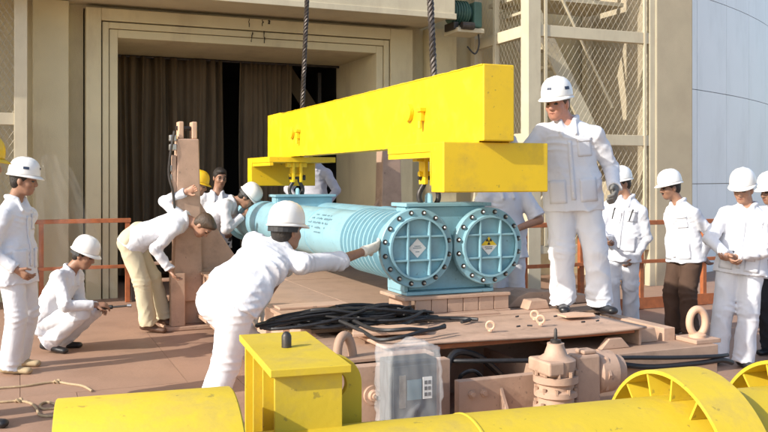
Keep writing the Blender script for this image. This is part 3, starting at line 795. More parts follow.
MB().tube(spline([(-.04, 0, .02), (0, .02, .045), (.06, .01, .03), (.10, -.02, .02)]), .018, 8).build('body', 'yellow', hk, smooth=True)
MB().lathe((.01, 0, .045), Z, [(0, .022), (.02, .02), (.026, .01)], 12).build('knob', 'mot_red', hk, smooth=True)

# ================================================================ tan uprights at the far end of the car
def upright(x, y, s, label):
    t = thing('tan_upright', label, 'steel upright', (x, y, 0), group='tan uprights beside the casks')
    MB().prism([(-.16, .3), (.16, .3), (.115, 2.08), (-.115, 2.08)], (0, -.11, 0), X * s, Z, Y, .22).build('column', 'tan', t, bevel=.012)
    for xx in (-.10, .045): MB().box(xx, xx + .055, -.08, .08, 2.081, 2.27).build('ear', 'tan_light', t, bevel=.01)
    MB().cyl((-.12, 0, 2.20), (.12, 0, 2.20), .024, n=12).build('pin', 'dark', t)
    MB().prism([(.125, 1.36), (.58, .66), (.62, .0), (-.05, .0), (-.05, .28), (.10, .3)], (0, -.03, .047), X * s, Z, Y, .06).build('brace_plate', 'tan', t, bevel=.008)
    MB().lathe((s * .22, -.031, .55), -Y, [(0, .10), (.02, .10), (.02, .07)], 24).build('boss', 'tan', t, smooth=True)
    MB().box(-.26, .26, -.22, .22, 0.002, .045).build('base_plate', 'tan', t, bevel=.008)
    MB().box(-.20, -.05, -.2, -.05, .046, .62).build('side_box', 'tan', t, bevel=.008)
    MB().box(-.2, .2, -.045, .045, .046, .30).build('foot', 'tan', t, bevel=.008)
    if s < 0: return t
    for z in (1.62, 1.72, 1.95, 2.05):
        MB().box(-.20, -.118, -.09, -.02, z, z + .07).build('clamp', 'steel', t, bevel=.01)
    MB().tube(spline([(-.15, -.10, 2.16), (-.19, -.12, 1.95), (-.21, -.1, 1.7), (-.17, -.12, 1.5), (-.15, -.12, 1.3)]), .014, 8).build('hose', 'dark', t, smooth=True)
    MB().box(-.175, -.13, -.105, -.04, 1.3, 1.9).build('latch_bar', 'tan', t, bevel=.006)
    return t
upright(1.70, 9.72, 1, 'tan steel upright with clamps that the bending man holds')
upright(4.20, 9.9, -1, 'tan steel upright partly hidden behind the yellow beam')

# steel steps and grating beyond the bending man
st = thing('step_frame', 'small dark steel step frame between the railing and the tan upright', 'steps', (1.42, 11.4, 0))
for x in (-.06, .52):
    MB().bar((x, .3, .05), (x, .3, .75), .05, .05, Y).build('leg', 'dark', st); MB().bar((x, -.3, .03), (x, .3, .73), .045, .045, X).build('stringer', 'dark', st)
for k in range(3): MB().box(-.08, .55, -.22 + k * .2, -.04 + k * .2, .12 + k * .2, .15 + k * .2).build('tread', 'tan_deck', st, bevel=.004)

# ================================================================ yellow tube assembly lying in the foreground
ph = R(18) - TH                                 # direction of the tube in the world
ya = thing('yellow_tube_frame', 'yellow steel tube with drum, ribbed rings and pedestal lying in the foreground', 'tube frame')
p0c = Vector((.40, 3.15))
ya.location = (p0c.x * CT + p0c.y * ST, p0c.y * CT - p0c.x * ST, 0); ya.rotation_euler = (0, 0, ph)
ZC = .478
def yp(name, mb, mat='yellow_old', bevel=.004, **k): return mb.build(name, mat, ya, bevel=bevel, **k)
yp('tube', MB().lathe((-.96, 0, ZC), X, [(0, .20), (0, .318), (3.6, .318)], 72, cap0=False), bevel=0, smooth=True)
yp('weld_seam', MB().lathe((-.11, 0, ZC), X, [(0, .3181), (.004, .322), (.010, .322), (.014, .3181)], 72, cap0=False, cap1=False), bevel=0, smooth=True)
yp('drum', MB().lathe((-1.49, 0, ZC), X, [(.012, .0), (.012, .41), (0, .44), (0, .474), (.004, .477), (.545, .477), (.55, .473), (.55, .43), (.538, .41), (.538, .2)], 96, cap0=False, cap1=False), bevel=0, smooth=True)
for x0 in (.715, 1.30):
    yp('ring_rim', MB().lathe((x0, 0, ZC), X, [(0, .405), (0, .42), (.20, .42), (.20, .405)], 96, cap0=False, cap1=False).lathe((x0, 0, ZC), X, [(.20, .405), (0, .405)], 96, cap0=False, cap1=False), bevel=0, smooth=True)
    yp('ring_web', MB().lathe((x0 + .14, 0, ZC), X, [(0, .319), (0, .404), (.012, .404), (.012, .319)], 72, cap0=False, cap1=False), bevel=0)
    gp = None
    for k in range(16):
        a = 2 * math.pi * (k + .3) / 16
        if gp is None: gp = MB().box(.006, .138, -.005, .005, .3185, .4045).build('gusset', 'yellow_old', ya); o = gp
        else: o = dup(gp)
        o.location = (x0, 0, ZC); o.rotation_euler = (a, 0, 0)
# pedestal
bx0, bx1, by0, by1 = -.80, -.565, .02, .66
yp('top_plate', MB().box(bx0 - .02, bx1 + .025, by0 - .03, by1 + .02, .985, 1.012), bevel=.003)
yp('front_plate', MB().box(bx0, bx1, by0, by0 + .016, .55, .984), bevel=.002)
yp('back_plate', MB().box(bx0, bx1, by1 - .016, by1, .02, .984), bevel=.002)
yp('side_web', MB().box(bx0 + .05, bx0 + .062, by0 + .017, by1 - .017, .02, .984), bevel=0)
yp('side_web', MB().box(bx1 - .014, bx1 - .002, by0 + .017, by1 - .017, .02, .984), bevel=0)
for y in (.24, .45): yp('side_rib', MB().box(bx0, bx0 + .049, y, y + .014, .02, .984), bevel=.001)
yp('side_shelf', MB().box(bx0 + .001, bx0 + .049, by0 + .017, .239, .62, .634), bevel=.001)
yp('pin', MB().lathe((bx0 + .11, .36, 1.0125), Z, [(0, .019), (.042, .019), (.054, .013), (.059, .005)], 16), 'dark', 0, smooth=True)
ang = np.linspace(0, 2 * math.pi, 40, endpoint=False)
inner = [(.05 * math.cos(a), .05 * math.sin(a)) for a in ang]; outer = []
for a in ang:
    c, s = math.cos(a), math.sin(a)
    if s >= 0: outer.append((.108 * c, .108 * s))
    else:
        k_ = min(.108 / max(abs(c), 1e-6), .24 / max(-s, 1e-6)); outer.append((k_ * c, k_ * s))
yp('lifting_lug', MB().plate_hole(outer, inner, (-.555, .18, .90), X, Z, Y, .035), bevel=.003)
# cords on the floor
def cord(pix, label, r=.009):
    pts = [FP(px, py, r + .001) for px, py in pix]; c0 = pts[0].copy()
    t = thing('cord', label, 'cord', c0, group='cords on the floor')
    MB().tube([p - c0 for p in spline(pts, 6)], r, 7).build('strand', 'cord', t, smooth=True)
    return t, c0
t, c0 = cord([(-30, 391), (0, 388), (25, 386), (45, 383), (57, 382), (70, 384), (83, 386), (92, 391)], 'pale cord with one knot lying across the floor at left')
k = FP(57, 382, .012) - c0
MB().tube([(k.x + .02 * math.cos(a), k.y + .016 * math.sin(a), .004 + .012 * math.sin(2 * a)) for a in np.linspace(0, 6.28, 14)], .01, 7).build('knot', 'cord', t, smooth=True)
t, c0 = cord([(-30, 402), (0, 402), (18, 401), (30, 403), (36, 408), (40, 415), (50, 416), (60, 414), (56, 405), (47, 402), (40, 405), (44, 409), (62, 407)], 'pale cord ending in loose loops beside the yellow drum')
k = FP(19, 401, .012) - c0
MB().tube([(k.x + .02 * math.cos(a), k.y + .016 * math.sin(a), .004 + .012 * math.sin(2 * a)) for a in np.linspace(0, 6.28, 14)], .01, 7).build('knot', 'cord', t, smooth=True)
# ================================================================ people: implicit surfaces meshed into continuous figures
def nrm(v): v = np.asarray(v, float); return v / (np.linalg.norm(v) + 1e-9)
def sd_rcone(P, a, b, r1, r2):
    ba = b - a; l2 = float(ba @ ba)
    if l2 < 1e-8: return np.linalg.norm(P - a, axis=-1) - max(r1, r2)
    rr = r1 - r2; a2 = l2 - rr * rr; il2 = 1 / l2
    pa = P - a; y = pa @ ba; z = y - l2
    x = pa * l2 - ba * y[..., None]; x2 = (x * x).sum(-1)
    y2 = y * y * l2; z2 = z * z * l2; k = math.copysign(1, rr) * rr * rr * x2
    return np.where(np.sign(z) * a2 * z2 > k, np.sqrt(x2 + z2) * il2 - r2,
           np.where(np.sign(y) * a2 * y2 < k, np.sqrt(x2 + y2) * il2 - r1, (np.sqrt(np.maximum(x2 * a2 * il2, 0)) + y * rr) * il2 - r1))
class PR:      # one primitive: a tapered capsule, optionally squashed in a frame
    def __init__(s, a, b, r1, r2, k=.03, fr=None, sc=(1, 1, 1), clip=(), sub=False, pad=.0, fold=1.0):
        s.a, s.b, s.r1, s.r2, s.k, s.sub, s.clip, s.fold = np.asarray(a, float), np.asarray(b, float), r1, r2, k, sub, clip, fold
        s.fr = None if fr is None else np.stack([nrm(f) for f in fr], 1); s.sc = np.asarray(sc, float)
        m = max(r1, r2) * max(sc) + k + .03
        s.lo = np.minimum(s.a, s.b) - m; s.hi = np.maximum(s.a, s.b) + m
    def d(s, P):
        if s.fr is None: d = sd_rcone(P, s.a, s.b, s.r1, s.r2)
        else:
            c = s.a; q = (P - c) @ s.fr / s.sc
            d = sd_rcone(q, np.zeros(3), ((s.b - c) @ s.fr) / s.sc, s.r1, s.r2) * s.sc.min()
        for (pt, n) in s.clip: d = np.maximum(d, (P - np.asarray(pt)) @ nrm(n))
        return d
def folds_fn(seed, amp):
    rg = np.random.default_rng(seed)
    cache = {}
    def f(P, p):
        key = id(p)
        if key not in cache:
            ax = p.b - p.a; L = np.linalg.norm(ax)
            ax = nrm(ax) if L > .05 else np.array([0, 0, 1.0])
            W = []
            for i in range(5):
                q = rg.normal(size=3); q = nrm(q - ax * (q @ ax))
                lam = rg.uniform(.10, .20); tilt = rg.choice((-1, 1)) * rg.uniform(.25, 1.1)
                W.append(((q + ax * tilt) * 2 * math.pi / lam / math.hypot(1, tilt), rg.normal(size=3) * 9, rg.uniform(0, 6.28), rg.uniform(0, 6.28), rg.uniform(.6, 1.2)))
            m = rg.normal(size=3) * 10, rg.uniform(0, 6.28)
            E = []
            if L > .15:
                for (pt, wt) in ((p.b, 1.0), (p.a, .7)):
                    q = rg.normal(size=3); q = nrm(q - ax * (q @ ax))
                    for j in range(2):
                        E.append((pt, ax, q * rg.choice((-1, 1)), 2 * math.pi / rg.uniform(.045, .065), rg.uniform(0, 6.28), rg.uniform(-.9, .9), wt))
            cache[key] = W, m, E
        W, m, E = cache[key]; s = 0; cr = 0
        for (pt, ax, q, k, a, tl, wt) in E:
            v = P - pt; t = v @ ax; u = v @ q
            cr = cr + wt * np.exp(-(t / .085) ** 2) * np.clip(.35 + u * 9, 0, 1) * (1 - np.abs(np.sin(.5 * (k * (t + tl * u) + a + 1.2 * np.sin(u * 30))))) ** 1.3
        for (k, q, a, b, g) in W:
            s = s + g * (1 - np.abs(np.sin(.5 * (P @ k + a + 1.1 * np.sin(P @ q + b))))) ** 1.5
        return (1.3 - s) * amp * (.55 + .45 * np.sin(P @ m[0] + m[1])) - 1.5 * amp * cr
    return f
def sdf_mesh(name, prims, vox, mats, parent, disp=None, paint=None):
    lo = np.min([p.lo for p in prims if not p.sub], 0); hi = np.max([p.hi for p in prims if not p.sub], 0)
    n = np.ceil((hi - lo) / vox).astype(int) + 1
    ax = [lo[i] + vox * np.arange(n[i]) for i in range(3)]
    F = np.full(n, .15, np.float64)
    for p in prims:
        i0 = np.clip(((p.lo - lo) / vox).astype(int), 0, n - 1); i1 = np.clip(np.ceil((p.hi - lo) / vox).astype(int) + 1, 1, n)
        if np.any(i1 <= i0): continue
        sl_ = tuple(slice(i0[k], i1[k]) for k in range(3))
        P = np.stack(np.meshgrid(*[ax[k][sl_[k]] for k in range(3)], indexing='ij'), -1)
        d = p.d(P); f = F[sl_]
        if disp is not None and p.fold and not p.sub:
            mk = np.abs(d) < .03
            if mk.any(): d[mk] += disp(P[mk], p) * p.fold
        if p.sub:
            kk = .012; h = np.clip(.5 - .5 * (f + d) / kk, 0, 1); F[sl_] = f * (1 - h) - d * h + kk * h * (1 - h)
        else:
            h = np.clip(.5 + .5 * (f - d) / p.k, 0, 1); F[sl_] = f * (1 - h) + d * h - p.k * h * (1 - h)
    ins = F < 0
    c8 = [(i, j, k) for i in (0, 1) for j in (0, 1) for k in (0, 1)]
    cnt = sum(ins[i:n[0] - 1 + i, j:n[1] - 1 + j, k:n[2] - 1 + k].astype(np.int8) for i, j, k in c8)
    idx = np.argwhere((cnt > 0) & (cnt < 8))
    acc = np.zeros((len(idx), 3)); num = np.zeros(len(idx))
    for c in c8:
        for a in range(3):
            if c[a]: continue
            e = list(c); e[a] = 1
            p, q = idx + c, idx + e
            fp, fq = F[tuple(p.T)], F[tuple(q.T)]; m = (fp < 0) != (fq < 0)
            t = np.where(m, fp / np.where(m, fp - fq, 1), 0)
            pos = np.tile(np.array(c, float), (len(idx), 1)); pos[:, a] += t
            acc += pos * m[:, None]; num += m
    V = lo + (idx + acc / num[:, None]) * vox
    mp = np.full(n, -1, np.int64); mp[tuple(idx.T)] = np.arange(len(idx))
    faces = []
    for a in range(3):
        b, c = (a + 1) % 3, (a + 2) % 3
        s0 = [slice(None)] * 3; s1 = [slice(None)] * 3; s0[a] = slice(0, -1); s1[a] = slice(1, None)
        ch_ = ins[tuple(s0)] != ins[tuple(s1)]
        e = np.argwhere(ch_); e = e[(e[:, b] > 0) & (e[:, c] > 0)]
        flip = ins[tuple(e.T)]
        def at(db, dc):
            w_ = e.copy(); w_[:, b] += db; w_[:, c] += dc; return mp[tuple(w_.T)]
        q = np.stack([at(-1, -1), at(0, -1), at(0, 0), at(-1, 0)], 1)
        q[~flip] = q[~flip][:, ::-1]; faces.append(q)
    Q = np.concatenate(faces); Q = Q[(Q >= 0).all(1)]
    me = bpy.data.meshes.new(name)
    me.vertices.add(len(V)); me.vertices.foreach_set('co', V.astype(np.float32).ravel())
    me.loops.add(Q.size); me.loops.foreach_set('vertex_index', Q.astype(np.int32).ravel())
    me.polygons.add(len(Q)); me.polygons.foreach_set('loop_start', np.arange(0, Q.size, 4, dtype=np.int32))
    me.polygons.foreach_set('loop_total', np.full(len(Q), 4, np.int32))
    me.polygons.foreach_set('use_smooth', np.ones(len(Q), bool))
    for m in mats: me.materials.append(m)
    if paint:
        C = V[Q].mean(1); mi = np.zeros(len(Q), np.int32)
        for (fr, c, rad, k) in paint:
            q = ((C - c) @ np.stack(fr, 1)) / np.asarray(rad); mi[(q * q).sum(1) < 1] = k
        me.polygons.foreach_set('material_index', mi)
    me.update(); me.validate()
    o = bpy.data.objects.new(name, me); link(o, parent); return o

def skin(c, n): return node_mat(n, c, .5, var=.12, vscale=40, bump=.05, bscale=200, sss=.08)
SK = {'tan': skin((.42, .225, .145), 'tanned_skin'), 'dark': skin((.33, .175, .11), 'brown_skin'), 'pale': skin((.56, .27, .19), 'sunburnt_skin')}
def cloth(n, c, sc_=14):
    m = node_mat(n, c, .88, var=.05, vscale=5, bump=.3, bscale=sc_, spec=.2, dirt=tuple(x * .84 for x in c), dscale=3.5, damt=.35, stretch=(1.3, 1.3, .7))
    for nd in m.node_tree.nodes:
        if nd.bl_idname == 'ShaderNodeTexNoise' and abs(nd.inputs['Scale'].default_value - sc_) < .01:
            nd.noise_type = 'RIDGED_MULTIFRACTAL'; nd.inputs['Distortion'].default_value = .8; nd.inputs['Detail'].default_value = 2.5
            nd.inputs['Roughness'].default_value = .35
    return m
CL_ = {'white': cloth('white_cotton', (.72, .725, .76)), 'offwhite': cloth('washed_white_cotton', (.67, .665, .70)), 'lilac': cloth('greyish_white_cotton', (.52, .51, .57)),
      'beige': cloth('beige_cotton', (.60, .53, .37)), 'brown': cloth('brown_trouser_cloth', (.10, .06, .042)), 'black': cloth('black_cloth', (.03, .03, .035))}
M['hair'] = node_mat('dark_hair', (.022, .016, .012), .55, var=.3, vscale=60, bump=.6, bscale=160, stretch=(1, 1, .3))
M['hair_br'] = node_mat('brown_hair', (.075, .045, .026), .5, var=.4, vscale=60, bump=.7, bscale=140, stretch=(1, 1, .3))
M['shoe'] = node_mat('black_shoe_leather', (.018, .018, .02), .38, var=.2, bump=.1)
M['shoe_tan'] = node_mat('tan_shoe_suede', (.40, .31, .19), .8, var=.2, bump=.2)
M['shoe_br'] = node_mat('brown_shoe_leather', (.10, .05, .03), .5, var=.2, bump=.1)
M['hat'] = node_mat('white_helmet_plastic', (.82, .81, .78), .3, var=.03, vscale=4, bump=.02)
M['hat_y'] = node_mat('yellow_helmet_plastic', (.78, .50, .02), .32, var=.04, bump=.02)
M['strap'] = node_mat('helmet_strap', (.03, .03, .032), .6, bump=.1)
M['logo'] = node_mat('dark_badge', (.03, .045, .09), .5, bump=0)
M['eye'] = node_mat('eye', (.02, .014, .012), .25, bump=0)
M['lip'] = node_mat('lip', (.25, .09, .065), .5, bump=0)

def ik(a, b, l1, l2, hint):
    a, b = np.asarray(a, float), np.asarray(b, float); d = np.linalg.norm(b - a)
    if d > (l1 + l2) * .995: b = a + (b - a) * (l1 + l2) * .995 / d; d = (l1 + l2) * .995
    u = (b - a) / d; x = (l1 * l1 - l2 * l2 + d * d) / (2 * d); h = math.sqrt(max(l1 * l1 - x * x, 0))
    n = np.asarray(hint, float); n = nrm(n - u * (n @ u))
    return a + u * x + n * h, b
def yawv(deg): return np.array([math.cos(R(deg)), math.sin(R(deg)), 0.0])

def helmet(parent, c, f, l, u, mat, logo=False, s=1.0, strap=False):
    c, f, l, u = (Vector(v) for v in (c, f, l, u)); mb = MB(); nseg = 40
    rings = []
    for (hh, k) in ((0, 1.0), (.015, 1.0), (.045, .985), (.075, .935), (.102, .84), (.122, .70), (.137, .52), (.1455, .32), (.149, .13)): rings.append((hh, k))
    rx, ry = .113 * s, .134 * s; o = c + u * .053 * s - f * .008
    for (hh, k) in rings:
        for i in range(nseg):
            a = 2 * math.pi * i / nseg; x, y = math.cos(a) * ry * k, math.sin(a) * rx * k
            e = .007 * math.exp(-(y / .016) ** 2) + .004 * (math.exp(-((abs(y) - .045) / .010) ** 2))
            e *= min(1, hh / .07)
            mb.v.append(tuple(o + f * x + l * y + u * (hh * s + e)))
    for j in range(len(rings) - 1):
        for i in range(nseg):
            i2 = (i + 1) % nseg; mb.f.append((j * nseg + i, j * nseg + i2, (j + 1) * nseg + i2, (j + 1) * nseg + i))
    mb.f.append(tuple((len(rings) - 1) * nseg + i for i in range(nseg)))
    b = len(mb.v)                                              # brim, longer at the front
    for (out, dz) in ((0, .002), (.45, -.004), (1, -.012)):
        for i in range(nseg):
            a = 2 * math.pi * i / nseg; ca = math.cos(a)
            ext = (.011 + .032 * max(0, ca) ** 1.6) * out * s
            drop = dz * (1 + .8 * max(0, ca) ** 2) * s
            mb.v.append(tuple(o + f * (ca * (ry + ext)) + l * (math.sin(a) * (rx + ext * .9)) + u * drop))
    for j in range(2):
        for i in range(nseg):
            i2 = (i + 1) % nseg; mb.f.append((b + j * nseg + i2, b + j * nseg + i, b + (j + 1) * nseg + i, b + (j + 1) * nseg + i2))
    h = mb.build('helmet', mat, parent, smooth=True); md = h.modifiers.new('t', 'SOLIDIFY'); md.thickness = .005; md.offset = -1
    def onshell(a, hh):
        k = np.interp(hh, [r[0] for r in rings], [r[1] for r in rings])
        return o + f * (math.cos(a) * ry * k) + l * (math.sin(a) * rx * k) + u * hh * s
    if logo:
        for (a0, a1, h0, h1) in ((-.13, .18, .058, .074), (1.05, 1.42, .05, .072), (-1.42, -1.05, .05, .072)):
            q = MB(); n = 5
            for i in range(n + 1):
                for hh in (h0, h1):
                    p = onshell(a0 + (a1 - a0) * i / n, hh); q.v.append(tuple(p + (p - (o - u * .02)).normalized() * .0035))
            for i in range(n): q.f.append((2 * i, 2 * i + 2, 2 * i + 3, 2 * i + 1))
            q.build('badge', 'logo', h, fixn=False)
    if strap:
        pts = [onshell(a, -.004) + u * -.004 - (onshell(a, .0) - o).normalized() * .006 for a in np.linspace(1.6, 4.7, 12)]
        st_ = MB()
        for p, q in zip(pts[:-1], pts[1:]): st_.bar(p - u * .022, q - u * .022, .006, .045, u)
        st_.build('headband', 'strap', h)
    band = MB().tube([o + f * (math.cos(a) * ry * .88) + l * (math.sin(a) * rx * .88) - u * .012 for a in np.linspace(0, 2 * math.pi, 30, endpoint=False)], .008, 6, closed=True)
    band.build('liner', 'strap', h)
    return h

PEOPLE_N = [0]
def person(label, d, px, floor=0.0, pel=None, neck=None, head=None, yp=0, yc=0, yh=0, nod=10, roll=0, hands=((), ()), feet=((), ()), S=1.0,
           top='white', bottom='white', shoe='shoe', sk='tan', hat='hat', logo=False, strap=False, hair='hair', gloves=(None, None), hem=.16, vox=.0085,
           elb=(None, None), knee=None, sleeve=1.0, moust=False, group='workers around the casks', toe=None, fold=.0065, girth=1.1, fing=(.9, .9), glasses=False, pockets=False, arm=1.0, bvox=None):
    seed = PEOPLE_N[0] = PEOPLE_N[0] + 1
    base = np.array([(px - 384) / FPX * d, d, floor])
    def J(t):
        dd = d + (t[2] if len(t) > 2 else 0)
        return np.array([(t[0] - 384) / FPX * dd, dd, CH - (t[1] - HORIZ) / FPX * dd]) - base
    wp = CP(px, HORIZ, d)
    root = thing('person', label, 'person', (wp.x, wp.y, floor), -TH, group)
    pe, ne, hd = J(pel), J(neck), J(head)
    up = nrm(ne - pe); zz = np.array([0, 0, 1.0])
    def frame(yaw, upv):
        l = np.array([-math.sin(R(yaw)), math.cos(R(yaw)), 0]); l = nrm(l - upv * (l @ upv)); return np.cross(l, upv), l
    cf, cl = frame(yc, up)
    upp = nrm(up * .55 + zz * .45); pf, pll = frame(yp, upp)
    hip = [pe + pll * s * .088 * S - upp * .04 for s in (1, -1)]
    sh = [ne - up * .068 * S + cl * s * .180 * S + cf * .005 for s in (1, -1)]
    L1, L2, T1, T2 = .295 * S * arm, .265 * S * arm, .43 * S, .425 * S
    # limbs: index 0 is the person's own left
    A = []
    for i in (0, 1):
        h = J(hands[i]); s = 1 if i == 0 else -1
        dv = h - sh[i]; dist = np.linalg.norm(dv)
        if dist > .45: sh[i] = sh[i] + dv / dist * min(.085, dist - .45)
        hint = elb[i] if elb[i] is not None else (-cf * .6 + cl * s * .5 - up * .25)
        e, w_ = ik(sh[i], h, L1, L2, hint); A.append((sh[i], e, w_))
    G = []
    for i in (0, 1):
        t = feet[i]; a = J((t[0], 300, t[1])); a[2] = .085 * S + (t[2] if len(t) > 2 else 0)
        kh = (knee[i] if knee is not None else pf + pll * (.15 if i == 0 else -.15))
        dl = np.linalg.norm(a - hip[i]); fit = min(1.0, dl * 1.012 / (T1 + T2)) if dl > .78 * (T1 + T2) else 1.0
        k, a = ik(hip[i], a, T1 * fit, T2 * fit, kh); G.append((hip[i], k, a))
    # head frame
    hf, hl = frame(yh, zz); c_, s_ = math.cos(R(nod)), math.sin(R(nod))
    hf, hu = hf * c_ - zz * s_, zz * c_ + hf * s_
    cr, sr = math.cos(R(roll)), math.sin(R(roll)); hl, hu = hl * cr + hu * sr, hu * cr - hl * sr
    HF = (hf, hl, hu)
    def H(f, l, u): return hd + (hf * f + hl * l + hu * u) * S
    def ell(f, l, u, rf, rl, ru, k=.02, **kw): return PR(H(f, l, u), H(f, l, u) + hu * 1e-3, 1.0 * S * .1, .1 * S, k, fr=HF, sc=(rf * 10, rl * 10, ru * 10), **kw)
    B = [ell(-.012, 0, .035, .098, .077, .088, .02), ell(.022, 0, -.035, .072, .062, .082, .03), ell(.052, 0, -.088, .030, .034, .026, .03),
         PR(H(.088, 0, .022), H(.106, 0, -.022), .010 * S, .0155 * S, .012), PR(H(.100, .012, -.026), H(.100, -.012, -.026), .009 * S, .009 * S, .01),
         PR(H(.080, .04, .034), H(.080, -.04, .034), .012 * S, .012 * S, .015), PR(H(.078, .016, -.058), H(.078, -.016, -.058), .014 * S, .014 * S, .012),
         ell(-.012, .078, -.005, .020, .010, .034, .006), ell(-.012, -.078, -.005, .020, .010, .034, .006),
         ell(.055, .040, -.025, .028, .022, .024, .02), ell(.055, -.040, -.025, .028, .022, .024, .02)]
    nb = ne + up * .01
    B += [PR(nb - up * .03, H(-.015, 0, -.03), .060 * S, .054 * S, .025), PR(ne - up * .04 + cf * .015, ne - up * .17 + cf * .02, .062 * S, .078 * S, .03, fr=(cf, cl, up), sc=(.9, 1.2, 1)),
          PR(ne - up * .16, pe + up * .03, .078 * S, .068 * S, .03, fr=(cf, cl, up), sc=(.9, 1.2, 1))]
    for i in (0, 1):
        s_, e, w_ = A[i]; hp, k, a = G[i]
        B += [PR(ne - up * .07, s_, .042 * S, .042 * S, .03), PR(s_, e, .044 * S, .038 * S, .02), PR(e, w_, .038 * S, .027 * S, .02)]
        B += [PR(hp, k, .055 * S, .045 * S, .02), PR(k, a, .044 * S, .036 * S, .02), PR(a, a + (0, 0, -.03), .04, .045, .02)]
    def hand_prims(i, g=0.0):
        s_, e, w_ = A[i]; fd = nrm(w_ - e); sgn = 1 if i == 0 else -1
        th = nrm(cf * .9 + up * .15 - fd * ((cf * .9 + up * .15) @ fd)); pn = np.cross(fd, th)
        if pn @ (cl * sgn) > 0: pn = -pn
        c = fing[i]; o = []
        fd2 = nrm(fd + pn * .18)
        o.append(PR(w_ - fd * .01, w_ + fd * .075 * S, .024 * S + g, .032 * S + g, .014, fr=(fd, th, pn), sc=(1, 1.25, .62)))
        for j, ln in enumerate((.075, .085, .078, .060)):
            b0 = w_ + fd * .085 * S + th * (.032 - .0212 * j) * S
            dd = nrm(fd2 + pn * .35 * c); m1 = b0 + dd * ln * .55 * S; de = nrm(fd2 * (1 - .75 * c) + pn * (.45 + .55 * c)); m2 = m1 + de * ln * .5 * S
            o += [PR(b0, m1, .0090 * S + g, .0084 * S + g, .002), PR(m1, m2, .0084 * S + g, .007 * S + g, .002)]
        t0 = w_ + fd * .022 * S + th * .028 * S; t1 = t0 + nrm(fd * .7 + th * .65 + pn * .25) * .048 * S; t2 = t1 + nrm(fd * .95 + th * .15 + pn * .4) * .034 * S
        o += [PR(t0, t1, .0145 * S + g, .0115 * S + g, .008), PR(t1, t2, .0112 * S + g, .009 * S + g, .003)]
        return o
    for i in (0, 1): B += hand_prims(i)
    paint = []
    for s in (1, -1):
        paint.append((HF, H(.088, s * .032, .008), (.03, .016, .0075), 1)); paint.append((HF, H(.090, s * .034, .036), (.03, .024, .006), 2))
    paint.append((HF, H(.098, 0, -.060), (.03, .022, .006), 3))
    if moust: paint.append((HF, H(.10, 0, -.046), (.03, .03, .009), 2))
    sdf_mesh('body', B, bvox or min(vox, .0075), [SK[sk], M['eye'], M[hair], M['lip']], root, paint=paint)
    # ---- jacket
    g_ = girth; fo = folds_fn(seed * 11, fold)
    wa = pe + up * .10 * S
    Jk = [PR(wa, ne - up * .15 * S, .124 * S * g_, .128 * S * (.5 + .5 * g_), .05, fr=(cf, cl, up), sc=(.92, 1.33, 1)),
          PR(sh[0] - up * .01, sh[1] - up * .01, .057 * S, .057 * S, .04), PR(ne - up * .045, ne - up * .09 + cf * .02, .075 * S, .09 * S, .05, fr=(cf, cl, up), sc=(.9, 1.3, 1))]
    hb = pe - upp * hem * S
    Jk.append(PR(wa, hb - upp * .08, .126 * S * g_, .148 * S * g_, .05, fr=(pf, pll, upp), sc=(.96, 1.36, 1), clip=((hb, -upp),)))
    for i in (0, 1):
        s_, e, w_ = A[i]; Jk.append(PR(ne - up * .03, s_, .044 * S, .054 * S, .035))
        if sleeve >= 1:
            Jk += [PR(s_, e, .066 * S, .057 * S, .03, fold=1.2), PR(e, w_ + (w_ - e) * .15, .056 * S, .045 * S, .02, clip=((w_ - nrm(w_ - e) * .015, w_ - e),), fold=1.2)]
        elif sleeve >= .5:
            q = e + (w_ - e) * (sleeve - .5) * 2
            Jk += [PR(s_, e, .066 * S, .060 * S, .03, fold=1.2), PR(e, w_, .059 * S, .052 * S, .02, clip=((q, w_ - e),), fold=1.2)]
        else:
            Jk += [PR(s_, e, .074 * S, .072 * S, .035, clip=((s_ + (e - s_) * sleeve * 2, e - s_),), fold=1.2)]
    for k in range(14):                                     # collar
        a0, a1 = R(35) + R(290) * k / 14, R(35) + R(290) * (k + 1) / 14
        def cpnt(a): return ne + up * (.025 - .03 * max(0, math.cos(a))) + cf * (math.cos(a) * .070 + .012) * S + cl * math.sin(a) * .074 * S
        Jk.append(PR(cpnt(a0), cpnt(a1), .017 * S, .017 * S, .012, fold=0))
    for s in (1, -1):
        Jk.append(PR(ne + cf * .075 * S + cl * s * .05 * S - up * .01, ne + cf * .125 * S + cl * s * .052 * S - up * .10 * S, .016 * S, .012 * S, .015, fold=0))
    Jk.append(PR(ne + up * .06 + cf * .05, ne - up * .12 * S + cf * .155 * S, .045 * S, .008 * S, 0.01, sub=True))
    Jk.append(PR(ne - up * .12 + cf * .165 * S, hb + pf * .165 * S, .0035, .0035, 0.01, sub=True))
    jk = sdf_mesh('jacket', Jk, vox, [CL_[top]], root, disp=fo)
    if pockets:
        from mathutils.bvhtree import BVHTree
        me = jk.data; bv = BVHTree.FromPolygons([v.co for v in me.vertices], [p.vertices for p in me.polygons])
        def patch(name, u0, u1, v0, v1, th, nx=6, ny=7, up_=up, o0=ne, f_=cf, l_=cl):
            mb = MB(); ok = True
            for j in range(ny + 1):
                for i in range(nx + 1):
                    q = o0 + l_ * (u0 + (u1 - u0) * i / nx) * S + up_ * (v0 + (v1 - v0) * j / ny) * S
                    hit = bv.ray_cast(Vector(q + f_ * .5), Vector(-f_), .75)
                    if hit[0] is None: ok = False; hit = (Vector(q + f_ * .1), Vector(f_))
                    mb.v.append(tuple(hit[0] + Vector(f_) * th))
            for j in range(ny):
                for i in range(nx):
                    a_ = j * (nx + 1) + i; mb.f.append((a_, a_ + 1, a_ + nx + 2, a_ + nx + 1))
            if not ok: return
            o = mb.build(name, CL_[top], jk, smooth=True, fixn=False)
            md = o.modifiers.new('t', 'SOLIDIFY'); md.thickness = .006; md.offset = 0
